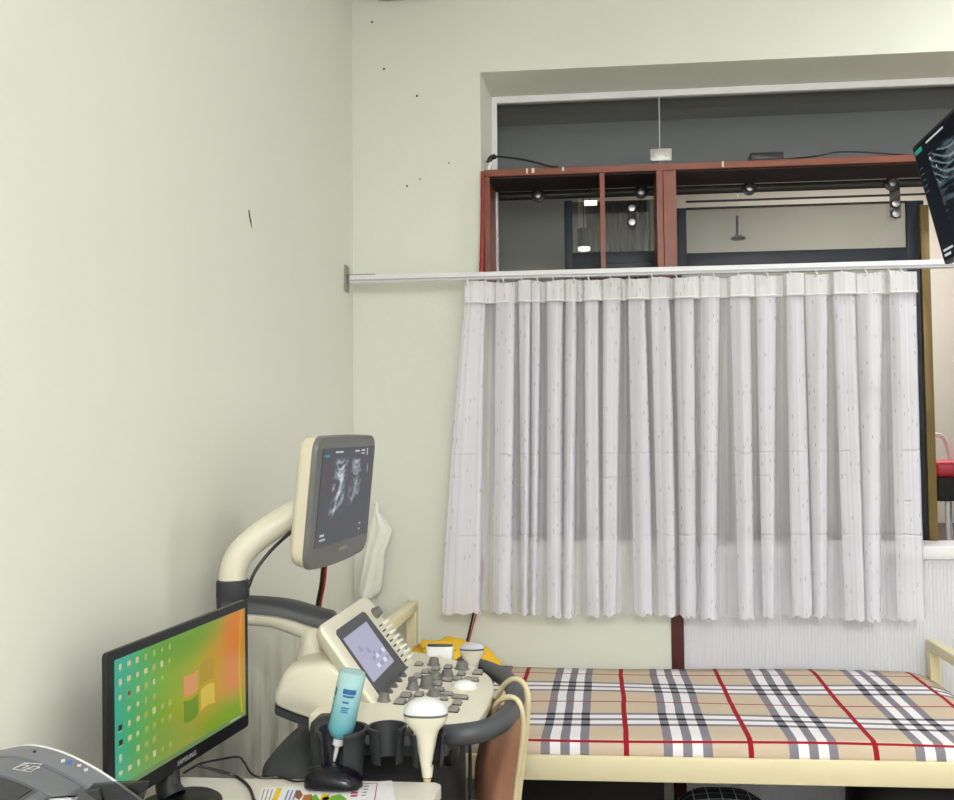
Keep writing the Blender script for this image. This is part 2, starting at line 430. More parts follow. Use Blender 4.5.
MB().cyl((pl.x, .8, 2.297), (pl.x, .8, 2.38), .030, n=24).build('lamp_shade', mat('lamp_grey', (48, 50, 50), .5), t)
MB().cyl((pl.x, .8, 2.283), (pl.x, .8, 2.297), .028, n=24).build('lamp_glow', emis('glow_white', (255, 250, 240), 3), t)
MB().cyl((pl.x, .8, 2.38), (pl.x, .8, 3.3), .003, n=8).build('cord', BLACKP, t)
lt = onY(590, 203, 1.15)
t = thing('lamp_reflection', (lt.x, 1.15, 2.5), 'short bright bar standing in for a ceiling lamp reflection above the grey pendant', 'lamp')  # glowing bar takes the place of a ceiling lamp's reflection in the glass
MB().box(lt.x - .035, lt.x + .035, 1.14, 1.16, lt.z - .012, lt.z + .010, bev=.003).build('reflection_bar', emis('glow_white', (255, 250, 240), 3), t)
MB().cyl((lt.x, 1.15, lt.z + .01), (lt.x, 1.15, 3.3), .003, n=8).build('cord', BLACKP, t)
q = onY(738, 228, 2.0)
t = thing('pendant_lamp', (q.x, 2.0, q.z - .07), 'small dark flared pendant lamp seen through the right glass door', 'lamp')
MB().lathe([(.04, 0), (.045, .006), (.02, .022), (.012, .035), (.012, .13), (.004, .14)], (q.x, 2.0, q.z - .065), (0, 0, 1), n=20).build('lamp_shade', mat('lamp_dark', (84, 82, 76), .5), t)
MB().cyl((q.x, 2.0, q.z + .07), (q.x, 2.0, 3.3), .002, n=6).build('cord', mat('cord_pale', (190, 184, 165), .6), t)
struct(MB().box(1.9, 4.4, .9, 2.9, 0, .86).build('step', mat('far_floor_brown', (74, 56, 46), .5, var=.3), flat=True))
# two red seats with white tube frames
def red_chair(x, y):
    t = thing('tube_chair', (x, y, .86), 'red padded seat on white tube legs seen through the right glass edge', 'chair')
    MB().box(x - .2, x + .2, y - .2, y + .2, 1.23, 1.305, bev=.02, seg=3).build('seat', mat('red_vinyl', (206, 48, 66), .45), t)
    MB().box(x - .19, x + .19, y - .19, y + .19, 1.12, 1.23, bev=.006).build('apron', BLACKM, t)
    for sx in (-.14, -.02, .14):
        for sy in (-.16, .16):
            MB().tube([(x + sx, y + sy, 1.12), (x + sx, y + sy, .98), (x + sx + .01, y + sy, .885), (x + sx + .035, y + sy, .87)], .011).build('leg', WHITEM, t)
    for dx in (-.12, .08):
        MB().tube([(x + dx - .06, y + .1, 1.30), (x + dx - .045, y + .1, 1.38), (x + dx, y + .1, 1.425), (x + dx + .06, y + .1, 1.415), (x + dx + .09, y + .1, 1.33), (x + dx + .09, y + .1, 1.30)], .011).build('back_tube', WHITEM, t)
    return t
c1 = red_chair(2.66, 1.25)

# ================================================================== curtain and rail
cr = thing('curtain_rail', (1.3, -.1, 2.0), 'long white curtain rail running across above the sheer curtain', 'rail')
MB().box(.016, 2.75, -.115, -.085, 2.005, 2.033, bev=.004).build('rail_bar', WHITEM, cr)
MB().box(.018, 2.75, -.117, -.1145, 2.010, 2.016).build('rail_lip', mat('rail_lip_grey', (178, 180, 186), .5), cr, flat=True)  # thin lip along the rail in light grey
b = MB().box(.001, .007, -.125, -.075, 1.975, 2.07, bev=.001); b.box(.005, .11, -.112, -.088, 2.033, 2.0365)
b.build('bracket', mat('bracket_grey', (150, 150, 146), .4, metal=.6), cr)
MB().box(1.22, 1.45, -.106, -.094, 1.992, 2.005, bev=.001).build('runner', mat('runner_grey', (160, 162, 160), .4), cr)

def cloth_mat(name, alpha, dash=True, white=(238, 238, 240)):
    m = bpy.data.materials.new(name); m.use_nodes = True; nt = m.node_tree; nt.nodes.clear()
    o = nt.nodes.new('ShaderNodeOutputMaterial')
    uv, u, v = uvxy(nt)
    fu = mth(nt, 'FLOOR', mth(nt, 'MULTIPLY', u, 140.)); 
    wn = nt.nodes.new('ShaderNodeTexWhiteNoise'); wn.noise_dimensions = '1D'; nt.links.new(fu, wn.inputs['W'])
    al = mth(nt, 'MULTIPLY_ADD', wn.outputs[0], .12, alpha - .06)
    base = lin(white); col = base
    if dash:
        fu2 = mth(nt, 'FLOOR', mth(nt, 'MULTIPLY', u, 70.))
        w1 = nt.nodes.new('ShaderNodeTexWhiteNoise'); w1.noise_dimensions = '1D'; nt.links.new(fu2, w1.inputs['W'])
        vv = mth(nt, 'ADD', mth(nt, 'MULTIPLY', v, 16.), mth(nt, 'MULTIPLY', w1.outputs[0], 9.))
        cb = nt.nodes.new('ShaderNodeCombineXYZ'); nt.links.new(fu2, cb.inputs[0]); nt.links.new(mth(nt, 'FLOOR', vv), cb.inputs[1])
        w2 = nt.nodes.new('ShaderNodeTexWhiteNoise'); w2.noise_dimensions = '2D'; nt.links.new(cb.outputs[0], w2.inputs['Vector'])
        d = mth(nt, 'GREATER_THAN', w2.outputs[0], .72)
        d = mth(nt, 'MULTIPLY', d, mth(nt, 'LESS_THAN', mth(nt, 'FRACT', vv), .22))
        d = mth(nt, 'MULTIPLY', d, mth(nt, 'LESS_THAN', mth(nt, 'FRACT', mth(nt, 'MULTIPLY', u, 70.)), .16))
        col = mixc(nt, d, base, lin((190, 187, 186)))
        al = mth(nt, 'MAXIMUM', al, mth(nt, 'MULTIPLY', d, .7))
    df = nt.nodes.new('ShaderNodeBsdfDiffuse'); tl = nt.nodes.new('ShaderNodeBsdfTranslucent'); tr = nt.nodes.new('ShaderNodeBsdfTransparent')
    for n in (df, tl):
        if isinstance(col, tuple): n.inputs[0].default_value = col
        else: nt.links.new(col, n.inputs[0])
    cbn = nt.nodes.new('ShaderNodeCombineXYZ'); nt.links.new(mth(nt, 'MULTIPLY', u, 14.), cbn.inputs[0]); nt.links.new(mth(nt, 'MULTIPLY', v, 5.), cbn.inputs[1])
    n5 = nt.nodes.new('ShaderNodeTexNoise'); n5.inputs['Scale'].default_value = 1.; n5.inputs['Detail'].default_value = 3; nt.links.new(cbn.outputs[0], n5.inputs['Vector'])
    hgt = mth(nt, 'MULTIPLY', n5.outputs['Fac'], .5)
    for zc, g in ((1.372, .47), (1.29, .53), (1.085, .5), (1.20, .58)):      # fold creases pressed across the cloth
        dz = mth(nt, 'ABSOLUTE', mth(nt, 'SUBTRACT', mth(nt, 'ADD', v, mth(nt, 'MULTIPLY', n5.outputs['Fac'], .03)), zc + .015))
        cr1 = nt.nodes.new('ShaderNodeMapRange'); cr1.inputs[1].default_value = .006; cr1.inputs[2].default_value = 0; nt.links.new(dz, cr1.inputs[0])
        hgt = mth(nt, 'ADD', hgt, mth(nt, 'MULTIPLY', cr1.outputs[0], mth(nt, 'GREATER_THAN', n5.outputs['Fac'], g)))
    bpn = nt.nodes.new('ShaderNodeBump'); bpn.inputs['Strength'].default_value = .5; bpn.inputs['Distance'].default_value = .006; nt.links.new(hgt, bpn.inputs['Height'])
    for n in (df, tl): nt.links.new(bpn.outputs['Normal'], n.inputs['Normal'])
    m1 = nt.nodes.new('ShaderNodeMixShader'); m1.inputs[0].default_value = .14
    nt.links.new(df.outputs[0], m1.inputs[1]); nt.links.new(tl.outputs[0], m1.inputs[2])
    m2 = nt.nodes.new('ShaderNodeMixShader'); nt.links.new(al, m2.inputs[0])
    nt.links.new(tr.outputs[0], m2.inputs[1]); nt.links.new(m1.outputs[0], m2.inputs[2]); nt.links.new(m2.outputs[0], o.inputs[0])
    return m
SHEER = cloth_mat('sheer_cloth', .44, white=(240, 240, 247))
PLEAT = cloth_mat('sheer_cloth_pleat', .80, white=(240, 240, 249))
HEADM = cloth_mat('heading_cloth', .92, dash=True, white=(240, 239, 242))
BANDS = [(465, 486, 442, 482), (497, 517, 495, 516), (521, 533, 524, 533), (534, 543, 534, 541), (550, 566, 552, 566), (569, 580, 567, 579),
         (588, 602, 592, 604), (607, 625, 608, 621), (632, 649, 639, 659), (655, 674, 663, 682), (679, 698, 686, 703), (705, 724, 707, 722),
         (734, 754, 744, 760), (760, 780, 767, 778), (789, 806, 796, 816), (808, 830, 817, 831), (835, 856, 847, 867), (858, 883, 868, 882), (889, 915, 898, 924)]
CY = -.1
ZT, ZB = 1.925, .800
def topx(p): return .442 + (p - 465) * (2.025 - .442) / 450
def botx(p): return .341 + (p - 440) * (2.022 - .341) / 484
def curtain_mesh():
    ROWS = 44
    # columns: list of (function t->(x,y)), arc position
    cols = []; arc = 0.0
    def seg(f, length, n, mi=0):
        nonlocal arc
        for k in range(n):
            cols.append((f, k / n, arc + length * k / n, mi))
        arc += length
    nb_ = len(BANDS)
    for i, (a, b_, c, d) in enumerate(BANDS):
        lt, rt, lb, rb = topx(a), topx(b_), botx(c), botx(d)
        ph = random.uniform(0, 6)
        amp = random.uniform(.6, 1.3)
        def L(t, lt=lt, lb=lb, ph=ph): return lt + (lb - lt) * t ** .85 + .003 * math.sin(3.1 * t + ph) * t
        def R(t, rt=rt, rb=rb, ph=ph): return rt + (rb - rt) * t ** .85 + .003 * math.sin(2.3 * t + ph + 2) * t
        fl = max(.03, (rt - lt + rb - lb) / 2)
        def f1(s, t, L=L, R=R, ph=ph): return (L(t) + (R(t) - L(t)) * s, CY - .006 - .016 * math.sin(PI * s) * (.4 + .6 * t) + .004 * math.sin(6 * s + ph + 2 * t))
        def f2(s, t, L=L, R=R): return (R(t) + (L(t) + .15 * (R(t) - L(t)) - R(t)) * s, CY - .006 + .014 * s)
        def f3(s, t, L=L, R=R): return (L(t) + (R(t) - L(t)) * (.15 + .85 * s), CY + .008 + .012 * s)
        seg(f1, fl, max(4, int(fl / .009)), 1); seg(f2, fl * .85, max(3, int(fl / .012))); seg(f3, fl * .85, max(3, int(fl / .012)))
        if i + 1 < nb_:
            n2 = BANDS[i + 1]
            def nL(t, lt=topx(n2[0]), lb=botx(n2[2])): return lt + (lb - lt) * t ** .85
            gl = max(.006, botx(n2[2]) - rb)
            def f4(s, t, R=R, nL=nL, amp=amp): return (R(t) + (nL(t) - R(t)) * s, CY + .020 - .026 * s + .010 * math.sin(PI * s) * amp + .003 * math.sin(9 * s + 5 * t))
            seg(f4, gl, max(2, int(gl / .007)))
        else:
            cols.append((f3, 1.0, arc, 0))
    bm = bmesh.new(); uvl = bm.loops.layers.uv.new('UVMap')
    grid = []; U = []
    for f, s, ar, mi in cols:
        U.append(ar)
        col = []
        for r in range(ROWS + 1):
            t = r / ROWS
            x, y = f(s, t)
            zb = ZB - .012 * (x - .341) / 1.7 + .006 * math.sin(ar * 5.3)
            if r == ROWS: zb += .013 * (1 - abs(math.sin(PI * ar / .042)))
            z = ZT + (zb - ZT) * t
            y += .0025 * math.sin(31 * t + ar * 7) * t
            col.append((bm.verts.new((x, y, z)), z))
        grid.append(col)
    for i in range(len(grid) - 1):
        for r in range(ROWS):
            q = [grid[i][r], grid[i + 1][r], grid[i + 1][r + 1], grid[i][r + 1]]
            f = bm.faces.new([a[0] for a in q]); f.smooth = True; f.material_index = cols[i][3]
            us = [U[i], U[i + 1], U[i + 1], U[i]]
            for l, uu, a in zip(f.loops, us, q): l[uvl].uv = (uu, a[1])
    me = bpy.data.meshes.new('cloth'); bm.to_mesh(me); bm.free(); me.materials.append(SHEER); me.materials.append(PLEAT)
    return me
cu = thing('curtain', (1.2, CY, .79), 'white sheer pleated curtain with scalloped hem across the window', 'curtain')
o = bpy.data.objects.new('cloth', curtain_mesh()); COL.objects.link(o); o.data.transform(Matrix.Translation(-cu.location)); o.parent = cu
# heading tape : box pleats, with stitched line
bm = bmesh.new(); uvl = bm.loops.layers.uv.new('UVMap'); P = []
for i, (a, b_, c, d) in enumerate(BANDS):
    l, r = topx(a), topx(b_)
    e = .012 if i % 2 else .0
    P += [(l - .004, CY - .012 + e), (l + .001, CY - .021 + e), ((l + r) / 2, CY - .024 + e), (r - .001, CY - .021 + e), (r + .002, CY - .012 + e)]
    if i + 1 < len(BANDS):
        nl = topx(BANDS[i + 1][0])
        if nl - r > .012: P += [(r + .006, CY - .008 + e), (nl - .008, CY - .008 + e)]
pu = 0; rows = [1.917, 1.924, 1.95, 1.975, 1.994]; G = []
for i, (x, y) in enumerate(P):
    if i: pu += math.hypot(x - P[i - 1][0], y - P[i - 1][1])
    G.append([(bm.verts.new((x, y, z + (.004 * math.sin(x * 40) if z > 1.98 else 0))), pu, z) for z in rows])
for i in range(len(G) - 1):
    for r in range(len(rows) - 1):
        q = [G[i][r], G[i + 1][r], G[i + 1][r + 1], G[i][r + 1]]
        f = bm.faces.new([a[0] for a in q])
        for l, a in zip(f.loops, q): l[uvl].uv = (a[1], a[2])
me = bpy.data.meshes.new('heading'); bm.to_mesh(me); bm.free(); me.materials.append(HEADM)
o = bpy.data.objects.new('heading', me); COL.objects.link(o); me.transform(Matrix.Translation(-cu.location)); o.parent = cu
b = MB()
b.tube([(x, y - .002, 1.922) for x, y in P], .0028, n=6, sub=1); b.build('stitched_seam', WHITEP, cu)
for px in (468, 487, 505, 524, 540, 556, 577, 592, 614, 633, 656, 680, 717, 742, 770, 793, 818, 843, 866, 888, 900):
    x = topx(px)
    MB().tube([(x, CY - .01, 2.006), (x, CY - .018, 2.0), (x + .003, CY - .024, 1.992), (x + .002, CY - .02, 1.984), (x - .003, CY - .012, 1.985)], .0022, n=6, sub=3).build('hook', WHITEP, cu)

# ================================================================== bed
bd = thing('bed', (1.14, -.43, 0), 'cream painted steel bed frame with end rails under the plaid mattress', 'bed')
BX0, BX1, BYF, BYB = .205, 2.065, -.875, -.03
def bbox(x0, x1, y0, y1, z0, z1, name, bev=.004): return MB().box(x0, x1, y0, y1, z0, z1, bev=bev).build(name, IVORY, bd)
bbox(BX0, BX1, -.875, -.838, .495, .561, 'side_rail'); bbox(BX0, BX1, -.04, -.005, .495, .56, 'side_rail')
for x, zt, nm in ((.223, .835, 'headboard'), (2.075, .708, 'footboard')):
    hd = bbox(x - .019, x + .019, -.87, -.004, zt - .036, zt, nm)
    for y in (-.852, -.023):
        MB().box(x - .0185, x + .0185, y - .0185, y + .0185, .012, zt - .036).build('leg', IVORY, bd, bevel=.003)
    MB().box(x - .012, x + .012, -.835, -.04, .50, .54, bev=.003).build('cross_bar', IVORY, bd)
MB().box(.225, 2.07, -.834, -.041, .505, .515).build('base_board', mat('ply', (150, 130, 100), .7), bd, flat=True)
PL = None
def plaid():
    m, nt, b = new_mat('plaid_sheet'); uv, u, v = uvxy(nt)
    def wrapc(x, c, p): return mth(nt, 'WRAP', mth(nt, 'SUBTRACT', x, c), p / 2, -p / 2)
    n1 = nt.nodes.new('ShaderNodeTexNoise'); n1.inputs['Scale'].default_value = 3.0; nt.links.new(uv, n1.inputs['Vector'])
    wob = mth(nt, 'MULTIPLY_ADD', n1.outputs['Fac'], .016, -.008)
    x = wrapc(mth(nt, 'ADD', u, wob), .820, .3315); y = wrapc(v, -.304, .362)
    ax, ay = mth(nt, 'ABSOLUTE', x), mth(nt, 'ABSOLUTE', y)
    def cmp(a, c, w): return mth(nt, 'COMPARE', a, c, w)
    gx = mth(nt, 'MAXIMUM', cmp(x, 0, .0125), cmp(ax, .053, .0125)); wx = cmp(ax, .0265, .014)
    gy = mth(nt, 'MAXIMUM', cmp(y, 0, .010), cmp(ay, .052, .010)); wy = cmp(ay, .026, .016)
    col = lin((208, 190, 168))
    col = mixc(nt, mth(nt, 'MAXIMUM', wx, wy), col, lin((240, 236, 240)))
    col = mixc(nt, mth(nt, 'MAXIMUM', gx, gy), col, lin((136, 134, 144)))
    col = mixc(nt, mth(nt, 'MULTIPLY', wx, mth(nt, 'SUBTRACT', 1, gy)), col, lin((240, 236, 240)))
    col = mixc(nt, mth(nt, 'MULTIPLY', gx, gy), col, lin((28, 28, 36)))
    r = mth(nt, 'MAXIMUM', cmp(ax, .1657, .0072), cmp(ay, .181, .0042))
    col = mixc(nt, r, col, lin((160, 22, 42)))
    nt.links.new(col, b.inputs['Base Color']); b.inputs['Roughness'].default_value = .8; b.inputs['Specular IOR Level'].default_value = .2
    n2 = nt.nodes.new('ShaderNodeTexNoise'); n2.inputs['Scale'].default_value = 9; n2.inputs['Detail'].default_value = 3; nt.links.new(uv, n2.inputs['Vector'])
    bp = nt.nodes.new('ShaderNodeBump'); bp.inputs['Strength'].default_value = .25; bp.inputs['Distance'].default_value = .02
    nt.links.new(n2.outputs['Fac'], bp.inputs['Height']); nt.links.new(bp.outputs['Normal'], b.inputs['Normal'])
    return m
def mattress():
    prof = [(-.043, .517), (-.012, .575), (-.016, .597), (-.08, .602)]
    prof += [(-.08 - .745 * k / 14, .602) for k in range(1, 15)]
    for k in range(1, 9):
        a = math.radians(90 * k / 8); prof.append((-.828 - .036 * math.sin(a), .562 + .040 * math.cos(a)))
    prof += [(-.836, .548), (-.832, .517)]
    bm = bmesh.new(); uvl = bm.loops.layers.uv.new('UVMap')
    arc = [-.08 + (-.0)]; acc = 0
    s0 = None; vs_ = []
    for i, p in enumerate(prof):
        if i: acc += math.hypot(p[0] - prof[i - 1][0], p[1] - prof[i - 1][1])
        vs_.append(acc)
    off = vs_[3]
    X0, X1, N = .248, 2.052, 60
    G = []
    for i in range(N + 1):
        x = X0 + (X1 - X0) * i / N
        row = []
        e = min(i, N - i) / 3.0
        dz = -.02 * max(0, 1 - e) ** 2
        for (y, z), a in zip(prof, vs_):
            zz = z + (dz if z > .55 else 0) + (.003 * math.sin(x * 5 + y * 7) if z > .59 else 0)
            row.append((bm.verts.new((x, y, zz)), (x, -.08 - (a - off))))
        G.append(row)
    for i in range(N):
        for r in range(len(prof) - 1):
            q = [G[i][r], G[i][r + 1], G[i + 1][r + 1], G[i + 1][r]]
            f = bm.faces.new([a[0] for a in q]); f.smooth = True
            for l, a in zip(f.loops, q): l[uvl].uv = a[1]
    for i in (0, N):
        f = bm.faces.new([a[0] for a in (G[i] if i == 0 else reversed(G[i]))])
        for l in f.loops: l[uvl].uv = (l.vert.co.x, l.vert.co.y)
    f = bm.faces.new([g[0][0] for g in G] + [g[-1][0] for g in reversed(G)])
    for l in f.loops: l[uvl].uv = (0, 0)
    bmesh.ops.recalc_face_normals(bm, faces=list(bm.faces))
    me = bpy.data.meshes.new('mattress'); bm.to_mesh(me); bm.free(); me.materials.append(plaid())
    o = bpy.data.objects.new('mattress', me); COL.objects.link(o); c = V((1.14, -.43, .516)); me.transform(Matrix.Translation(-c)); o.location = c
    return o
tag(mattress(), 'mattress under a beige, black, white and red plaid sheet', 'mattress')

# yellow bundled cloth on the bed's left end
bm = bmesh.new(); bmesh.ops.create_icosphere(bm, subdivisions=4, radius=1)
for v in bm.verts:
    n = v.co.copy()
    k = 1 + .07 * math.sin(n.x * 9 + n.y * 4) + .05 * math.sin(n.z * 11 + n.x * 13)
    z = n.z * .075 * k * (1 - .35 * max(0, n.x)) ; z = max(z, -.039)
    v.co = V((.395 + n.x * .165 * k, -.20 + n.y * .13 * k, .604 + .045 + z * 1.15))
for f in bm.faces: f.smooth = True
b = MB(); b.bm.free(); b.bm = bm
m, nt, pb = new_mat('yellow_print_cloth'); tc = nt.nodes.new('ShaderNodeTexCoord'); vo = nt.nodes.new('ShaderNodeTexVoronoi'); vo.inputs['Scale'].default_value = 34
nt.links.new(tc.outputs['Object'], vo.inputs['Vector']); r = mth(nt, 'LESS_THAN', vo.outputs['Distance'], .22)
nt.links.new(mixc(nt, r, lin((238, 190, 40)), lin((196, 128, 20))), pb.inputs['Base Color']); pb.inputs['Roughness'].default_value = .85
tag(b.build('folded_cloth', m), 'bundled yellow patterned cloth on the left end of the bed', 'cloth')
# grey end of a fold, beside the yellow cloth
tag(MB().box(.555, .60, -.16, -.08, .606, .618, bev=.004).build('strap', mat('strap_grey', (120, 112, 112), .8)), 'small grey cloth strap on the bed right of the yellow cloth', 'strap')

# under the bed
def blanket_mat():
    m, nt, b = new_mat('dark_check'); tc = nt.nodes.new('ShaderNodeTexCoord'); s = nt.nodes.new('ShaderNodeSeparateXYZ'); nt.links.new(tc.outputs['Object'], s.inputs[0])
    a = mth(nt, 'COMPARE', mth(nt, 'WRAP', s.outputs[0], .02, -.02), 0, .0014); c = mth(nt, 'COMPARE', mth(nt, 'WRAP', s.outputs[1], .02, -.02), 0, .0014)
    nt.links.new(mixc(nt, mth(nt, 'MAXIMUM', a, c), lin((26, 34, 48)), lin((170, 176, 184))), b.inputs['Base Color']); b.inputs['Roughness'].default_value = .85
    return m
b = MB(); b.loft([(0, .13, .11), (.02, .14, .12), (.3, .138, .12), (.36, .125, .11), (.385, .09, .07), (.393, .03, .03)], (1.26, -.66, .001), (0, 0, 1), (1, 0, 0), pw=2.8)
tag(b.build('storage_bundle', blanket_mat()), 'dark navy checked cloth bundle standing under the bed', 'bundle')
tag(MB().box(.64, 1.10, -.60, -.12, .001, .44, bev=.01).build('underbed_shade', mat('shade_black', (17, 17, 18), .8)), 'large black block standing in for shade under the left half of the bed', 'box')  # block added to darken the shaded space under the bed
b = MB(); b.loft([(0, .20, .16), (.03, .22, .18), (.40, .21, .17), (.46, .17, .13), (.485, .08, .06)], (1.86, -.55, .001), (0, 0, 1), (1, 0, 0), pw=3)
tag(b.build('storage_bag', mat('bag_black', (20, 20, 23), .7)), 'black bag standing under the right end of the bed', 'bag')

# ================================================================== ultrasound machine
us = thing('ultrasound_machine', (.42, -1.26, 0), 'cream wheeled ultrasound machine with tilted monitor, touch panel and grey handle', 'ultrasound machine')
KN = V((.02 / .28, 0, 1)).normalized()
def kz(x): return .855 - (x - .42) * .02 / .28
# column, base, casters
MB().box(.30, .575, -1.50, -1.04, .14, .80, bev=.03, seg=3).build('column', BLACKM, us)
MB().box(.14, .585, -1.50, -1.02, .075, .14, bev=.02, seg=3).build('base', DGREY, us)
for x in (.18, .545):
    for y in (-1.46, -1.06):
        MB().lathe([(.02, -.014), (.034, -.012), (.038, -.006), (.038, .006), (.034, .012), (.02, .014)], (x, y, .038), (0, 1, 0), n=20).build('caster', BLACKP, us)
b = MB(); b.loft([(0, .06, .16), (.05, .085, .20), (.50, .095, .21), (.57, .085, .20), (.60, .06, .16), (.612, .02, .05)], (.255, -1.30, .14), (0, 0, 1), (1, 0, 0), pw=3)
b.build('lower_shroud', mat('shroud_grey', (62, 66, 66), .6), us)
# cream body under the arm
prof = [(.200, .858), (.206, .882), (.232, .925), (.29, .937), (.335, .935), (.40, .865), (.45, .815), (.58, .805), (.58, .792), (.45, .792), (.33, .803), (.215, .838)]
P = closed_spline([(x, z, 0) for x, z in prof], 3)
b = MB(); P2 = [(p.x, p.y) for p in P]
cx = sum(p[0] for p in P2) / len(P2); cz = sum(p[1] for p in P2) / len(P2); P2 = [(x - cx, z - cz) for x, z in P2]
o3 = (cx, 0, cz)
b.rings([[V((cx + x * s, y, cz + z * s)) for x, z in P2] for y, s in ((-1.445, .86), (-1.44, .93), (-1.425, .985), (-1.40, 1), (-1.12, 1), (-1.10, .985), (-1.085, .93), (-1.08, .86))])
b.build('body', CREAM, us, angle=50)
b = MB(); P3 = [V((.209, 0, .850)), V((.222, 0, .836)), V((.33, 0, .803)), V((.45, 0, .792))]
sp = spline(P3, 5)
G = [[p + V((0, y, 0)) for p in sp] for y in (-1.44, -1.30, -1.085)]
b.slab(G, .016, (-.1, 0, -1)); b.build('body_trim', DGREY, us)
b = MB(); b.box(.30, .44, -1.50, -1.43, .80, .845, bev=.012, seg=3); b.build('body_corner', CREAM, us)
# neck and arms
b = MB(); b.lathe([(.046, 0), (.040, .02), (.037, .04), (.037, .075)], (.254, -1.285, .915), (0, 0, 1), n=28); b.build('neck', CREAM, us)
b = MB(); b.tube([(.265, -1.28, .982), (.23, -1.285, .992), (.16, -1.30, 1.018), (.09, -1.34, 1.03)], lambda t: .036 - .006 * t, n=16); b.build('lower_arm', CREAM, us)
def arm_cover(pts, widths, hs):
    b = MB(); R = []
    for (p, w, h) in zip(pts, widths, hs):
        p = V(p); R.append([p + V((w * cx * .1, w * cy, h * zz)) for cx, cy, zz in ((0, -1, 0), (0, -.97, .55), (0, -.75, .9), (0, 0, 1), (0, .75, .9), (0, .97, .55), (0, 1, 0), (0, 0, -.1))])
    return b.rings(R)
S = spline([(.300, -1.275, .980), (.287, -1.276, .988), (.255, -1.28, .996), (.18, -1.295, 1.02), (.095, -1.34, 1.035), (.065, -1.352, 1.035)], 4)
n = len(S); W = [.012 + .036 * min(1, i / 4) ** .5 if i < 8 else .048 - .008 * (i - 8) / (n - 8) for i in range(n)]; Hh = [.008 + .024 * min(1, i / 5) ** .6 for i in range(n)]
arm_cover(S, W, Hh).build('arm_cover', DGREY, us, angle=60)
b = MB(); b.lathe([(.030, 0), (.036, .004), (.037, .03), (.0375, .031), (.0375, .068), (.034, .072)], (.074, -1.345, 1.034), (0, 0, 1), n=28)
b.build('arm_joint', DGREY, us)
b = MB(); b.tube([(.074, -1.345, 1.095), (.075, -1.345, 1.125), (.090, -1.338, 1.165), (.13, -1.318, 1.205), (.18, -1.29, 1.240), (.235, -1.265, 1.272), (.262, -1.255, 1.285)], .032, n=20, sub=8)
b.build('monitor_arm', CREAM, us, angle=60)
MB().tube([(.235, -1.29, 1.225), (.205, -1.30, 1.215), (.165, -1.335, 1.175), (.135, -1.36, 1.13), (.12, -1.37, 1.09)], .004).build('arm_cable', BLACKP, us)
# monitor
ME = Euler((math.radians(.7), math.radians(5.8), math.radians(-5.15)), 'XYZ').to_matrix()
MN, MX_, MY_ = ME @ V((1, 0, 0)), ME @ V((0, 1, 0)), ME @ V((0, 0, 1)); MC = V((.310, -1.2492, 1.2885))
def bow(P): return [(x, y - (.010 * (1 - (2 * x / .39) ** 2) if y < 0 else -.003 * (1 - (2 * x / .39) ** 2))) for x, y in P]
def dense(P):
    o = []
    for (a, c), (d, e) in zip(P, P[1:] + P[:1]):
        k = max(1, int(math.hypot(d - a, e - c) / .03)); o += [(a + (d - a) * i / k, c + (e - c) * i / k) for i in range(k)]
    return o
b = MB(); pts = bow(dense(rrect(.392, .297, .035)))
b.rings([[MC + MX_ * x * s + MY_ * y * s + MN * d for x, y in pts] for d, s in ((-.052, .80), (-.050, .89), (-.042, .95), (-.032, .975), (-.008, .992), (-.006, .985))])
mon = b.build('monitor', CREAM2, us, angle=35)
b = MB(); pts = bow(dense(rrect(.392, .297, .034)))
b.rings([[MC + MX_ * x * s + MY_ * y * s + MN * d for x, y in pts] for d, s in ((-.010, .999), (-.002, .998), (.002, .985), (.003, .96))])
b.build('bezel', mat('bezel_grey', (104, 105, 103), .42), mon, angle=35)
SW, SH = .348, .226; SC = MC + MX_ * .010 + MY_ * .009
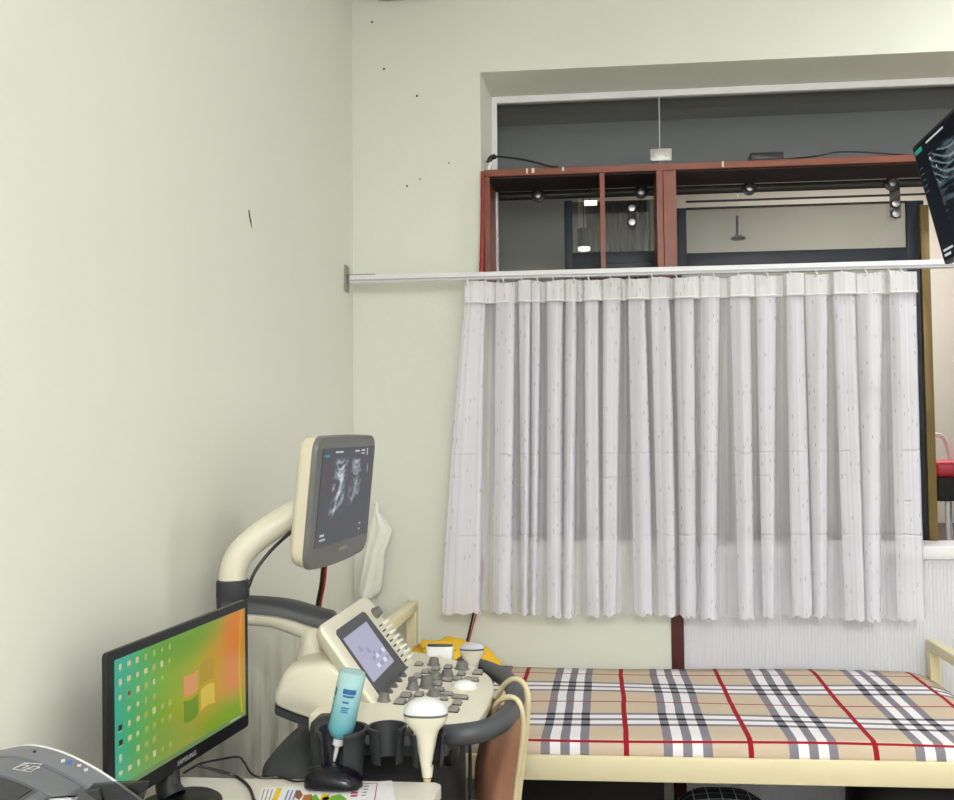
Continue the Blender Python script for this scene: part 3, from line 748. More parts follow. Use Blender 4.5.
def us_screen(name):
    m, nt, b = new_mat(name); uv, u, v = uvxy(nt)
    def box(a, lo, hi, s=.02):
        f = nt.nodes.new('ShaderNodeMapRange'); f.interpolation_type = 'SMOOTHSTEP'; f.inputs[1].default_value = lo; f.inputs[2].default_value = lo + s; nt.links.new(a, f.inputs[0])
        g = nt.nodes.new('ShaderNodeMapRange'); g.interpolation_type = 'SMOOTHSTEP'; g.inputs[1].default_value = hi; g.inputs[2].default_value = hi - s; nt.links.new(a, g.inputs[0])
        return mth(nt, 'MULTIPLY', f.outputs[0], g.outputs[0])
    tot = 0
    for lo, hi, slope, top, bot, gain in ((.20, .48, .30, .90, .26, 1.0), (.51, .78, .22, .90, .36, .65)):
        cx = (lo + hi) / 2
        uu = mth(nt, 'ADD', u, mth(nt, 'MULTIPLY', mth(nt, 'SUBTRACT', v, .65), -.10))
        cb = nt.nodes.new('ShaderNodeCombineXYZ'); nt.links.new(mth(nt, 'ADD', mth(nt, 'MULTIPLY', u, 9), mth(nt, 'MULTIPLY', v, -slope * 12)), cb.inputs[0]); nt.links.new(mth(nt, 'MULTIPLY', v, 13), cb.inputs[1])
        cb.inputs[2].default_value = lo * 9
        nz = nt.nodes.new('ShaderNodeTexNoise'); nz.inputs['Scale'].default_value = 1.0; nz.inputs['Detail'].default_value = 6; nt.links.new(cb.outputs[0], nz.inputs['Vector'])
        nn = nt.nodes.new('ShaderNodeMapRange'); nn.inputs[1].default_value = .46; nn.inputs[2].default_value = .78; nt.links.new(nz.outputs['Fac'], nn.inputs[0])
        mask = mth(nt, 'MULTIPLY', box(uu, lo, hi, .05), box(v, bot, top, .06))
        # bright diagonal streak
        st = box(mth(nt, 'ADD', mth(nt, 'SUBTRACT', u, cx), mth(nt, 'MULTIPLY', mth(nt, 'SUBTRACT', v, .55), -.32)), -.035, .035, .03)
        st = mth(nt, 'MULTIPLY', st, box(v, bot, .72, .06))
        arcv = mth(nt, 'ADD', v, mth(nt, 'MULTIPLY', mth(nt, 'POWER', mth(nt, 'ABSOLUTE', mth(nt, 'SUBTRACT', u, cx)), 2.0), -9.0))
        ar = mth(nt, 'MULTIPLY', mth(nt, 'COMPARE', mth(nt, 'WRAP', arcv, .035, -.035), 0, .012), box(v, .66, .88, .03))
        ar = mth(nt, 'MULTIPLY', ar, box(u, cx - .08, cx + .08, .03))
        val = mth(nt, 'ADD', mth(nt, 'MULTIPLY', nn.outputs[0], .85), mth(nt, 'ADD', mth(nt, 'MULTIPLY', ar, .38), mth(nt, 'MULTIPLY', mth(nt, 'MULTIPLY', st, nz.outputs['Fac']), .8)))
        val = mth(nt, 'MULTIPLY', mth(nt, 'MULTIPLY', val, mask), gain)
        tot = val if tot == 0 else mth(nt, 'ADD', tot, val)
    col = mixc(nt, mth(nt, 'MINIMUM', tot, 1.0), lin((62, 64, 72)), lin((205, 222, 228)))
    b.inputs['Base Color'].default_value = (.01, .01, .012, 1); b.inputs['Roughness'].default_value = .35
    nt.links.new(col, b.inputs['Emission Color']); b.inputs['Emission Strength'].default_value = .85
    return m
def quad_uv(name, C, ax, ay, w, h, m, parent, off, an):
    bm = bmesh.new(); uvl = bm.loops.layers.uv.new('UVMap'); vs_ = []
    for x, y in ((0, 0), (1, 0), (1, 1), (0, 1)): vs_.append(bm.verts.new(C + ax * (x - .5) * w + ay * (y - .5) * h + an * off))
    f = bm.faces.new(vs_)
    for l, q in zip(f.loops, ((0, 0), (1, 0), (1, 1), (0, 1))): l[uvl].uv = q
    bk = [bm.verts.new(v.co - an * .002) for v in vs_]
    for i in range(4):
        j = (i + 1) % 4; g = bm.faces.new([vs_[j], vs_[i], bk[i], bk[j]])
        for l in g.loops: l[uvl].uv = (0, 0)
    me = bpy.data.meshes.new(name); bm.to_mesh(me); bm.free(); me.materials.append(m)
    o = bpy.data.objects.new(name, me); COL.objects.link(o)
    w_ = V(); q = parent
    while q: w_ += q.location; q = q.parent
    me.transform(Matrix.Translation(-w_)); o.parent = parent; return o
quad_uv('screen', SC, MX_, MY_, SW, SH, us_screen('scan_screen'), mon, .0045, MN)
def marks(name, rects, C, ax, ay, an, off, parent, mats):     # every printed or lit mark is a piece of its own
    for rs in rects:
        if not isinstance(rs, list): rs = [rs]
        b = MB()
        for x0, x1, y0, y1, mi in rs:
            b.mi = mi; v = [C + ax * x + ay * y + an * off for x, y in ((x0, y0), (x1, y0), (x1, y1), (x0, y1))]
            b._f([b.bm.verts.new(p) for p in v])
        b.build(name, mats, parent, flat=True, normals=False)
hw, hh = SW / 2, SH / 2
CYN, WT, REDM = emis('ui_cyan', (70, 150, 170), .8), emis('ui_white', (210, 214, 216), .8), emis('ui_red', (130, 60, 60), .7)
marks('text_line', [(-hw + .01, -hw + .04, hh - .020, hh - .015, 0), (-hw + .075, -hw + .125, hh - .012, hh - .008, 1), (.03, .06, hh - .012, hh - .008, 1), (.075, .10, hh - .011, hh - .007, 1), (.075, .10, hh - .018, hh - .015, 1),
      (.115, .121, hh - .022, hh - .004, 1), (.128, .131, hh - .065, hh - .045, 1), (-hw + .02, -hw + .055, -hh + .014, -hh + .018, 1), (-hw + .02, -hw + .045, -hh + .024, -hh + .029, 1), (.10, .112, -hh + .03, -hh + .034, 1), (.10, .11, -hh + .016, -hh + .02, 1)]
      + [(-hw + .012, -hw + .026, hh - .045 - k * .012, hh - .042 - k * .012, 2) for k in range(6)], SC, MX_, MY_, MN, .0052, mon, [CYN, WT, REDM])
MB().text('SAMSUNG', .0125, MC - MY_ * .1235 + MX_ * .02, MX_, MY_, MN, .0036).build('logo', mat('logo_silver', (190, 190, 188), .4), mon, flat=True, normals=False)

# keyboard panel
OUT = [(.394, -1.54), (.421, -1.588), (.525, -1.611), (.619, -1.603), (.658, -1.555), (.670, -1.464), (.675, -1.345), (.67, -1.25), (.652, -1.15), (.612, -1.07), (.555, -1.01), (.496, -.975), (.41, -.945), (.385, -1.02), (.38, -1.3)]
OC = V((.53, -1.28, 0))
OS = [V((p.x, p.y, 0)) for p in closed_spline([(x, y, 0) for x, y in OUT], 4)]
b = MB()
def oring(s, dz, sh=0): return [V((OC.x + (p.x - OC.x) * s - sh, OC.y + (p.y - OC.y) * s, kz(p.x) + dz)) for p in OS]
b.rings([oring(.95, -.030, .006), oring(.975, -.024), oring(.99, -.014), oring(1.0, -.007), oring(.995, -.002), oring(.98, 0)])
b.build('control_panel', CREAM, us, angle=40)
b = MB(); b.rings([oring(.88, -.052, .02), oring(.92, -.04, .012), oring(.94, -.028, .008)]); b.build('panel_underside', DGREY, us)
def knob(x, y, r, h):
    z = kz(x); MB().lathe([(r * 1.15, 0), (r * 1.12, .002), (r * .95, .004), (r * .82, h * .75), (r * .78, h * .88), (r * .62, h), (r * .02, h * 1.02)], (x, y, z), KN, n=20).build('knob', KEYG, us)
for x, y, r, h in ((.495, -1.072, .0145, .019), (.522, -1.206, .0165, .017), (.547, -1.178, .0165, .017), (.489, -1.31, .014, .018), (.517, -1.285, .017, .026), (.545, -1.344, .016, .013), (.57, -1.089, .017, .019), (.448, -1.424, .0135, .018)): knob(x, y, r, h)
MB().lathe([(.011, 0), (.011, .008), (.006, .010), (.0002, .010)], (.489, -1.31, kz(.489) + .0182), KN, n=18).build('knob_cap', KEYG, us)
def key(x, y, w, d):
    M = Matrix.Translation((x, y, kz(x))) @ Matrix.Rotation(.0713, 4, 'Y')
    k = MB(); k.mi = 1; k.box(-w / 2 - .0015, w / 2 + .0015, -d / 2 - .0015, d / 2 + .0015, -.002, .0025, bev=.001, M=M); k.mi = 0; k.box(-w / 2, w / 2, -d / 2, d / 2, .0, .008, bev=.002, M=M); k.build('key', [KEYT, DGREY], us)
    return k
for x, y in ((.459, -1.085), (.508, -1.116), (.489, -1.155), (.479, -1.201), (.538, -1.257), (.486, -1.374), (.513, -1.358), (.485, -1.428), (.512, -1.413), (.535, -1.09), (.577, -1.145), (.606, -1.397), (.606, -1.451), (.615, -1.12)):
    big = (x, y) in ((.606, -1.451), (.615, -1.12), (.485, -1.428), (.512, -1.413), (.486, -1.374))
    key(x, y, .022 if big else .018, .028 if big else .024)
for x, y, w, d in ((.553, -1.213, .022, .018), (.576, -1.196, .02, .02), (.609, -1.192, .034, .016), (.552, -1.304, .018, .018), (.575, -1.334, .022, .018), (.573, -1.374, .016, .016), (.606, -1.352, .034, .016)): key(x, y, w, d)
MB().lathe([(.040, 0), (.040, .002), (.033, .0035), (.030, .001)], (.603, -1.262, kz(.603)), KN, n=32).build('trackball_ring', CREAM2, us)
MB().lathe([(.031, .0), (.030, .006), (.024, .012), (.013, .016), (.0003, .0172)], (.603, -1.262, kz(.603)), KN, n=28).build('trackball', mat('ball_white', (242, 243, 242), .25), us)

# tilted touch panel block
A0, A1 = V((.442, 0, .842)), V((.322, 0, 1.008)); TU = (A1 - A0).normalized(); TN = V((-TU.z, 0, TU.x)); TN = -TN if TN.x < 0 else TN; TV = V((0, 1, 0)); TL = (A1 - A0).length
def tp(s, y, d=0): return A0 + TU * s + V((0, y, 0)) + TN * d
TC = tp(TL / 2 + .002, -1.243)
b = MB(); pts = rrect(.415, TL + .03, .026)
b.rings([[TC + TV * x * s + TU * y * s + TN * d for x, y in pts] for d, s in ((-.034, .88), (-.028, .93), (-.014, .985), (-.006, 1.0), (0, .985), (.0015, .96))])
tb = b.build('touch_console', CREAM, us, angle=35)
b = MB(); L_ = [(.0, -1.40), (-.012, -1.37), (-.016, -1.335), (-.020, -1.12), (-.014, -1.085), (.0, -1.085), (.018, -1.125), (.185, -1.145), (.192, -1.16), (.192, -1.385), (.185, -1.40)]
R = [tp(s, y, .001) for s, y in L_]
b.rings([R, [p + TN * .003 for p in R], ]); b.build('touch_bezel', mat('touch_bezel_grey', (74, 75, 78), .5), us)
quad_uv('touch_screen', tp(.108, -1.287), TV, TU, .205, .118, emis('touch_lavender', (176, 174, 200), .8), us, .0052, TN)
rr = []
LG, LW = emis('touch_grey', (150, 148, 176), .8), emis('touch_white', (222, 222, 236), .85)
for k, (x, y) in enumerate(((-.06, .01), (-.02, -.004), (.005, -.02))): rr.append((x, x + .02, y, y + .014, 0))
for r in range(2):
    for k in range(4): rr.append((-.02 + k * .03, .004 + k * .03, -.025 - r * .02, -.015 - r * .02, (k + r) % 2))
marks('touch_icon', rr, tp(.108, -1.287), TV, TU, TN, .0058, us, [LG, LW])
for k, y in enumerate((-1.355, -1.305, -1.255, -1.205)):
    MB().lathe([(.010, 0), (.010, .006), (.0085, .012), (.0003, .0125)], tp(.008, y, .003), TN, n=16).build('knob', mat('knob_charcoal', (86, 86, 88), .45), us)
for k in range(8):
    s = TL - .068 - k * .0155
    sl = MB().box(-.018, .018, -.003, .003, 0, .0012, M=Matrix((TV, TU, TN)).transposed().to_4x4() @ Matrix.Identity(4)) if False else MB()
    p = tp(s, -1.098, .0018)
    sl.prism([(-.014, -.0018), (.014, -.0018), (.014, .0018), (-.014, .0018)], p, TV, TU, TN, 0, .001); so = sl.build('slot', BLACKM, us, flat=True)
    q = tp(s, -1.062, .002)
    MB().prism(rrect(.020, .009, .003, 3), q, TV, TU, TN, 0, .014, 1, .75).build('slider', mat('slider_white', (236, 234, 222), .4), us)
MB().lathe([(.013, 0), (.015, .003), (.012, .02), (.0003, .021)], tp(TL - .035, -1.085, .001), TN, n=18).build('knob', KEYG, us)
# handle
hp = [onZ(px, py, z) for px, py, z in ((462, 664, .80), (481, 667, .81), (498, 674, .818), (511, 684, .824), (515.5, 698, .83), (510, 713, .834), (497, 725, .836), (480, 731.5, .836), (460, 734.5, .834), (442, 736, .826), (420, 738, .816), (380, 740, .80))]
MB().tube(hp, .0215, n=16).build('handle', RUBBER, us)
# probe and gel cups on the near side
CUPY = -1.652
cupm = mat('cup_black', (46, 48, 52), .5)
def cup(px, r, z0, z1, gap, gaps, nm='cup_holder'):
    c = onY(px, 740, CUPY); n = 30; a0 = gap - gaps / 2
    rs = []
    ang = [math.radians(gap + gaps / 2 + (360 - gaps) * k / n) for k in range(n + 1)]
    def arc(rad, z): return [V((c.x + rad * math.cos(a), CUPY + rad * math.sin(a), z)) for a in ang]
    b = MB()
    outer = [arc(r * .86, z0), arc(r * .95, (z0 + z1) / 2), arc(r, z1 - .012), arc(r * 1.1, z1 - .008), arc(r * 1.1, z1)]
    inner = [arc(r * .94, z1), arc(r * .86, (z0 + z1) / 2), arc(r * .78, z0)]
    R = outer + inner
    b.rings([[p for p in r_] for r_ in R], closed=False)
    # close ends & bottom
    A = [r_[0] for r_ in R]; B_ = [r_[-1] for r_ in R]
    b._f([b.bm.verts.new(p) for p in A]); b._f([b.bm.verts.new(p) for p in reversed(B_)])
    for k in range(n):
        b._f([b.bm.verts.new(p) for p in (outer[0][k], inner[-1][k], inner[-1][k + 1], outer[0][k + 1])])
    o = b.build(nm, cupm, us, angle=50)
    return c
c1_ = cup(342, .047, .772, .862, 258, 62)
c2_ = cup(387, .035, .800, .868, 287, 62)
c3_ = cup(428, .034, .795, .858, 287, 100)
MB().box(c1_.x - .075, c1_.x - .015, -1.63, -1.56, .62, .868, bev=.014, seg=3).build('cup_bracket', cupm, us)
for px in (367, 409):
    q = onY(px, 740, -1.64); MB().box(q.x - .014, q.x + .014, -1.65, -1.58, .828, .85, bev=.006).build('cup_link', DGREY, us)
MB().box(.36, .62, -1.60, -1.50, .79, .825, bev=.01).build('cup_rail', DGREY, us)
for px in (441, 470):
    q = onY(px, 755, -1.42); MB().cyl((q.x, -1.42, .60), (q.x, -1.42, .80), .004, n=8).build('strut', BLACKP, us)
q = onY(452, 753, -1.44)
MB().lathe([(.010, 0), (.024, .004), (.027, .016), (.024, .03), (.012, .034)], (q.x - .02, -1.44, q.z + .002), (1, -.25, -.1), n=22).build('cable_plug', BLACKP, us)

# ---- probes
def curve_probe(x, y, zt, hw_, label, seam=GREYP, name='ultrasound_probe', axis=(0, 0, 1), grey_top=False, hd=.62, lh=1.0):
    t = thing(name, (x, y, zt - .12), label, 'probe')
    b = MB(); d = hd * hw_
    z = zt - .12
    q_ = hw_ / .043
    b.loft([(.0, .0105, .010), (.02, .0145 * q_, .0125), (.045, .0195 * q_, .016), (.060, .0225 * q_, .018), (.070, .0265 * q_, .020), (.079, hw_ * .80, d * .84), (.088, hw_ * .94, d * .95), (.098, hw_, d)], (x, y, z), axis, (1, 0, 0), pw=2.4)
    b.build('probe_body', CREAM, t, angle=50)
    b = MB(); b.loft([(.098, hw_ * .99, d * .99), (.1025, hw_ * .995, d * .99)], (x, y, z), axis, (1, 0, 0), pw=2.4); b.build('lens_seam', seam, t)
    b = MB(); b.loft([(.1025 + (h_ - .1025) * lh, x_, y_) for h_, x_, y_ in ((.1025, hw_, d), (.111, hw_ * .97, d * .92), (.119, hw_ * .86, d * .78), (.125, hw_ * .68, d * .6), (.130, hw_ * .4, d * .35), (.1315, .001, .001))], (x, y, z), axis, (1, 0, 0), pw=2.3)
    b.build('lens', mat('lens_grey', (196, 198, 200), .4) if grey_top else LENSW, t, angle=60)
    return t
q = onY(425, 712, -1.652)
t = curve_probe(c3_.x - .004, CUPY, .912, .0435, 'cream curved ultrasound probe with white head in the nearest cup holder')
# sleeve, strain relief and cable
MB().lathe([(.0098, -.0005), (.0125, .02), (.0095, .02)], (c3_.x - .002, CUPY, .772), (0, 0, 1), n=16).build('grip', CREAM, t)
MB().lathe([(.0085, 0), (.0085, .003)], (c3_.x - .002, CUPY, .7695), (0, 0, 1), n=16).build('strain_ring', mat('strain_brown', (150, 96, 60), .5), t)
MB().tube([(c3_.x - .002, CUPY, .7705), (c3_.x - .004, CUPY + .002, .74), (c3_.x - .006, CUPY + .01, .68), (c3_.x - .01, CUPY + .03, .5), (c3_.x + .02, CUPY + .06, .3)], lambda u: .0075 - .0022 * min(1, u * 3)).build('cable', mat('cable_cream', (214, 200, 160), .5), t)
FY_ = -.965
q = onY(440, 652, FY_)
t = thing('ultrasound_probe', (q.x, FY_, .80), 'white flat-topped linear probe standing behind the control panel', 'probe')
b = MB(); b.loft([(.0, .012, .010), (.02, .014, .011), (.035, .024, .014), (.05, .034, .016), (.088, .037, .016), (.092, .036, .015)], (q.x, FY_, .783), (0, 0, 1), (1, 0, 0), pw=3.5); b.build('probe_body', WHITEP, t, angle=50)
b = MB(); b.loft([(.092, .034, .011), (.0955, .034, .010)], (q.x, FY_, .783), (0, 0, 1), (1, 0, 0), pw=4); b.build('lens', BLACKP, t)
b = MB(); b.tube([(q.x - .012, FY_ - .0145, .836), (q.x - .011, FY_ - .0158, .847), (q.x, FY_ - .0162, .852), (q.x + .011, FY_ - .0158, .847), (q.x + .012, FY_ - .0145, .836)], .0016, n=6); b.build('grip_mark', CREAM2, t)
q2 = onY(472, 656, FY_)
t = curve_probe(q2.x, FY_, .888, .033, 'white curved probe with grey rim standing behind the panel near the handle', grey_top=True, hd=.6, lh=.5)
ph = MB()
for qq in (q, q2):
    ph.lathe([(.020, 0), (.030, .004), (.032, .03), (.026, .03), (.022, .006), (.0185, .006)], (qq.x, FY_, .792), (0, 0, 1), n=20)
ph.box(.44, .64, -1.02, -.955, .782, .796, bev=.005)
ph.build('probe_rack', BLACKM, us)

# ---- gel bottle upside down in the big cup
GA = (V((.437, -1.652, .965)) - V((.408, -1.652, .84))).normalized()
top = onY(353, 671, CUPY); bot = onY(339, 738, CUPY); GA = (top - bot).normalized(); GLn = (top - bot).length
t = thing('gel_bottle', bot, 'translucent blue gel bottle standing upside down in the cup holder', 'bottle')
m, nt, pb = new_mat('gel_plastic'); pb.inputs['Base Color'].default_value = lin((150, 205, 214)); pb.inputs['Roughness'].default_value = .18; pb.inputs['Transmission Weight'].default_value = .25; pb.inputs['IOR'].default_value = 1.2
tc = nt.nodes.new('ShaderNodeTexCoord'); sp_ = nt.nodes.new('ShaderNodeSeparateXYZ'); nt.links.new(tc.outputs['Object'], sp_.inputs[0])
mr = nt.nodes.new('ShaderNodeMapRange'); mr.inputs[1].default_value = .02; mr.inputs[2].default_value = .11; nt.links.new(sp_.outputs[2], mr.inputs[0])
nt.links.new(mixc(nt, mr.outputs[0], lin((112, 186, 200)), lin((186, 224, 228))), pb.inputs['Base Color'])
MB().lathe([(.010, 0), (.020, .006), (.0255, .018), (.0262, .03), (.0262, GLn - .006), (.0245, GLn - .001), (.020, GLn), (.0003, GLn - .002)], bot, GA, n=32).build('bottle_body', m, t, angle=50)
MB().lathe([(.0085, 0), (.0105, -.002), (.0105, -.013), (.006, -.016)], bot, GA, n=20).build('cap', WHITEP, t)
MB().lathe([(.0045, 0), (.004, -.016), (.0025, -.030)], bot - GA * .016, GA, n=14).build('nozzle', WHITEP, t)
b = MB(); gu = (V((1, 0, 0)) - GA * GA.x).normalized(); gw = GA.cross(gu)
def lab(a0, a1, h0, h1):
    n = 6; R = []
    for h in (h0, h1): R.append([bot + GA * h + gu * (.0266 * math.cos(math.radians(a0 + (a1 - a0) * k / n))) + gw * (.0266 * math.sin(math.radians(a0 + (a1 - a0) * k / n))) for k in range(n + 1)])
    b.rings(R, closed=False)
F_ = -90 if (gw.y > 0) else 90
for a0, a1, h0, h1 in ((-12, 45, .094, .104), (-8, 40, .088, .092), (-5, 22, .076, .080), (-5, 28, .066, .069), (-5, 24, .062, .0645), (-5, 26, .058, .0605), (-70, -45, .085, .100), (-66, -50, .075, .08), (-66, -52, .03, .055), (-66, -48, .062, .066)):
    lab(F_ + a0, F_ + a1, h0, h1)
b.build('print', mat('label_blue', (44, 100, 150), .4), t, normals=False)

# ---- cream probe cables hung over the handle
Cc = mat('cable_cream', (214, 200, 160), .5)
def pth(L): return [onY(px, py, y) for px, py, y in L]
tag(MB().tube(pth(((498, 707, -1.25), (499, 694, -1.30), (505, 684, -1.33), (513, 679, -1.35), (521, 681, -1.36), (527, 690, -1.37), (528, 705, -1.375), (526, 735, -1.375), (522, 770, -1.37), (518, 810, -1.37), (514, 900, -1.37))), .006, n=10).build('probe_cable', Cc), 'cream cable looped over the handle, the upper and outer of two', 'cable')
tag(MB().tube(pth(((493, 722, -1.31), (495, 707, -1.38), (501, 700, -1.405), (509, 697, -1.415), (517, 700, -1.42), (522, 711, -1.425), (523, 730, -1.425), (520, 760, -1.42), (515, 800, -1.41), (508, 900, -1.41))), .006, n=10).build('probe_cable', Cc), 'cream cable looped over the handle, the lower and inner of two', 'cable')
# ---- brown bag inside the handle
BM_ = mat('brown_vinyl', (168, 122, 96), .38, var=.12, vscale=12, bump=.3, bscale=14)
rows = [((489, 521), 704), ((484, 523), 716), ((479, 523), 740), ((474, 522), 765), ((473, 520), 790), ((474, 518), 830), ((478, 514), 900)]
G = []
for i, ((a, c), y) in enumerate(rows):
    l, r = onY(a, y, -1.15), onY(c, y, -1.15); R = []
    for k in range(13):
        s = k / 12; p = l.lerp(r, s)
        p.y += -.035 * math.sin(PI * s) + .01 * math.sin(s * 11 + i * 1.3) + (.03 * (1 - s / .25) if s < .25 else 0)
        R.append(p)
    G.append(R)
tag(MB().slab(G, .03, (.1, 1, 0)).build('hanging_bag', BM_, angle=60), 'brown vinyl bag hanging below the grey console handle', 'bag')
b = MB(); qq = onY(462, 800, -1.35)
b.loft([(0, .05, .04), (.1, .055, .045), (.36, .045, .035), (.40, .03, .025), (.425, .008, .01)], (qq.x, -1.35, .19), (.06, 0, 1), (1, 0, 0), pw=2.4)
bag2 = tag(b.build('sack', mat('brown_dull', (112, 88, 72), .6, var=.15, bump=.4, bscale=20)), 'small dull brown sack behind the right end of the white table', 'sack')
tag(MB().box(.60, .70, -1.42, -1.27, .001, .192, bev=.006).build('carton', mat('carton', (120, 98, 72), .8)), 'plain carton under the small brown sack', 'box')

# ---- loose cables behind
def wire(name, L, r, m, label): return tag(MB().tube(L, r, n=8).build(name, m), label, 'cable')
cw = thing('cable_pair', (.31, -1.2, .14), 'black and red cable pair dropping from the scan monitor behind the machine', 'cable')
MB().tube([onY(323, 566, -1.25), onY(321, 585, -1.19), onY(317, 608, -1.15), onY(315, 640, -1.02), onY(308, 700, -1.02), onY(303, 750, -1.02), onY(300, 830, -1.0), onY(300, 1100, -1.0)], .0045, n=8).build('black_wire', BLACKP, cw)
MB().tube([onY(326, 566, -1.25), onY(324, 585, -1.19), onY(320, 608, -1.14), onY(319, 640, -1.01), onY(303, 705, -1.01), onY(298, 735, -1.01), onY(298, 752, -1.01), onY(297, 830, -1.0), onY(297, 1100, -1.0)], .0035, n=8).build('red_wire', RED, cw)
cw = thing('cable_pair', (.44, -.06, .61), 'black and red cable pair coming down below the curtain to the bed', 'cable')
MB().tube([onY(482, 560, -.03), onY(476, 600, -.03), onY(472, 620, -.03), onY(467, 642, -.03), onY(464, 662, -.05)], .004, n=8).build('black_wire', BLACKP, cw)
MB().tube([onY(484, 560, -.028), onY(478, 605, -.028), onY(474, 622, -.03), onY(469, 642, -.035), onY(466, 662, -.055)], .0025, n=8).build('red_wire', RED, cw)

# ================================================================== white cloth on a nail
tag(MB().cyl((.089, -.03, 1.19), (.089, .01, 1.19), .004, n=10).build('nail', mat('nail', (90, 88, 80), .5)), 'nail in the back wall holding the white cloth', 'nail')
rows = [((374.5, 378), 502), ((374, 378.5), 512), ((372, 386), 521), ((370, 392.5), 530), ((368.5, 389), 541), ((366, 384.5), 552), ((364, 383.5), 565), ((361, 382), 578), ((359, 380.5), 588), ((358, 377), 596)]
G = []
for i, ((a, c), y) in enumerate(rows):
    l, r = onY(a, y, -.028), onY(c, y + (2 if i > 7 else 0), -.028); R = []
    for k in range(15):
        s = k / 14; p = l.lerp(r, s); p.y += -.010 * math.sin(PI * s) - .007 * math.sin(s * 13 + i * .5) * min(1, i / 3) + .004 * math.sin(i * 1.7 + s * 3); R.append(p)
    G.append(R)
tag(MB().slab(G, .004, (0, 1, 0)).build('hand_towel', mat('white_cotton', (246, 246, 236), .85, bump=.3, bscale=50), angle=80), 'narrow white cloth hanging from a nail beside the scan monitor', 'towel')
# box high in the corner
tag(MB().box(.10, .455, -.16, -.001, 3.10, 3.2, bev=.008).build('wall_unit', mat('unit_grey', (180, 184, 178), .5)), 'pale box mounted high on the back wall near the corner, only its underside in view', 'box')

# ================================================================== desk with printer, monitor, mouse, paper
DT = .765
dk = thing('desk', (.31, -2.4, 0), 'white table along the left wall carrying the printer and computer monitor', 'table')
MB().prism([(.012, -3.2), (.618, -3.2), (.618, -1.672), (.606, -1.66), (.012, -1.66)], (0, 0, 0), (1, 0, 0), (0, 1, 0), (0, 0, 1), DT - .028, DT).build('tabletop', mat('table_white', (226, 222, 212), .35, var=.05), dk, bevel=.004)
for y in (-3.1, -1.76):
    MB().box(.05, .58, y - .012, y + .012, .001, DT - .028).build('leg_panel', WHITEM, dk, flat=True)
MB().box(.05, .07, -3.08, -1.78, .3, DT - .028).build('back_panel', WHITEM, dk, flat=True)

# computer monitor
PE = Euler((math.radians(2.6), math.radians(.9), math.radians(-10)), 'XYZ').to_matrix()
PN, PX_, PY_ = PE @ V((1, 0, 0)), PE @ V((0, 1, 0)), PE @ V((0, 0, 1)); PC = V((.1508, -1.7603, .953))
PW, PHt = .434, .266
t = thing('computer_monitor', (.15, -1.77, DT), 'black computer monitor with a green and orange desktop on the white table', 'monitor')
b = MB(); pts = rrect(PW, PHt, .007, 3)
b.rings([[PC + PX_ * x * s + PY_ * y * s + PN * d for x, y in pts] for d, s in ((-.036, .78), (-.032, .84), (-.016, .965), (-.010, .995), (-.001, 1.0), (0, .997))])
cs = b.build('casing', BLACKP, t, angle=35)
m, nt, pb = new_mat('desktop_picture'); uv, u, v = uvxy(nt)
n1 = nt.nodes.new('ShaderNodeTexNoise'); n1.inputs['Scale'].default_value = 2.2; nt.links.new(uv, n1.inputs['Vector'])
uu = mth(nt, 'ADD', u, mth(nt, 'MULTIPLY', mth(nt, 'SUBTRACT', n1.outputs['Fac'], .5), .25)); uu = mth(nt, 'ADD', uu, mth(nt, 'MULTIPLY', mth(nt, 'SUBTRACT', v, .5), -.08))
rp = nt.nodes.new('ShaderNodeValToRGB'); nt.links.new(uu, rp.inputs[0]); cr_ = rp.color_ramp
stops = [(0, (60, 176, 150)), (.13, (84, 178, 104)), (.30, (128, 172, 54)), (.52, (168, 168, 34)), (.74, (200, 150, 32)), (.9, (214, 130, 40)), (1, (180, 146, 40))]
cr_.elements[0].position = 0; cr_.elements[0].color = lin(stops[0][1]); cr_.elements[1].position = 1; cr_.elements[1].color = lin(stops[-1][1])
for p_, c_ in stops[1:-1]: e = cr_.elements.new(p_); e.color = lin(c_)
def blob(cx, cy, rx, ry):
    a = mth(nt, 'POWER', mth(nt, 'DIVIDE', mth(nt, 'SUBTRACT', u, cx), rx), 2.); c_ = mth(nt, 'POWER', mth(nt, 'DIVIDE', mth(nt, 'SUBTRACT', v, cy), ry), 2.)
    f = nt.nodes.new('ShaderNodeMapRange'); f.interpolation_type = 'SMOOTHSTEP'; f.inputs[1].default_value = 1; f.inputs[2].default_value = 0; nt.links.new(mth(nt, 'ADD', a, c_), f.inputs[0]); return f.outputs[0]
col = rp.outputs[0]
col = mixc(nt, mth(nt, 'MULTIPLY', blob(.5, 1.02, .42, .33), .75), col, lin((84, 156, 40)))
col = mixc(nt, mth(nt, 'MULTIPLY', blob(.90, .80, .12, .40), .8), col, lin((222, 122, 26)))
col = mixc(nt, mth(nt, 'MULTIPLY', blob(.87, .48, .10, .28), .7), col, lin((214, 132, 80)))
col = mixc(nt, mth(nt, 'MULTIPLY', blob(.84, .02, .40, .34), .85), col, lin((104, 168, 36)))
col = mixc(nt, mth(nt, 'MULTIPLY', blob(.35, .1, .35, .3), .45), col, lin((140, 160, 90)))
cv = mth(nt, 'SUBTRACT', u, mth(nt, 'MULTIPLY_ADD', mth(nt, 'POWER', mth(nt, 'SUBTRACT', v, .5), 2.), .10, .945))
ln_ = nt.nodes.new('ShaderNodeMapRange'); ln_.inputs[1].default_value = .016; ln_.inputs[2].default_value = 0; nt.links.new(mth(nt, 'ABSOLUTE', cv), ln_.inputs[0])
col = mixc(nt, mth(nt, 'MULTIPLY', ln_.outputs[0], .6), col, lin((240, 180, 50)))
pb.inputs['Base Color'].default_value = (.01, .01, .01, 1); pb.inputs['Roughness'].default_value = .25
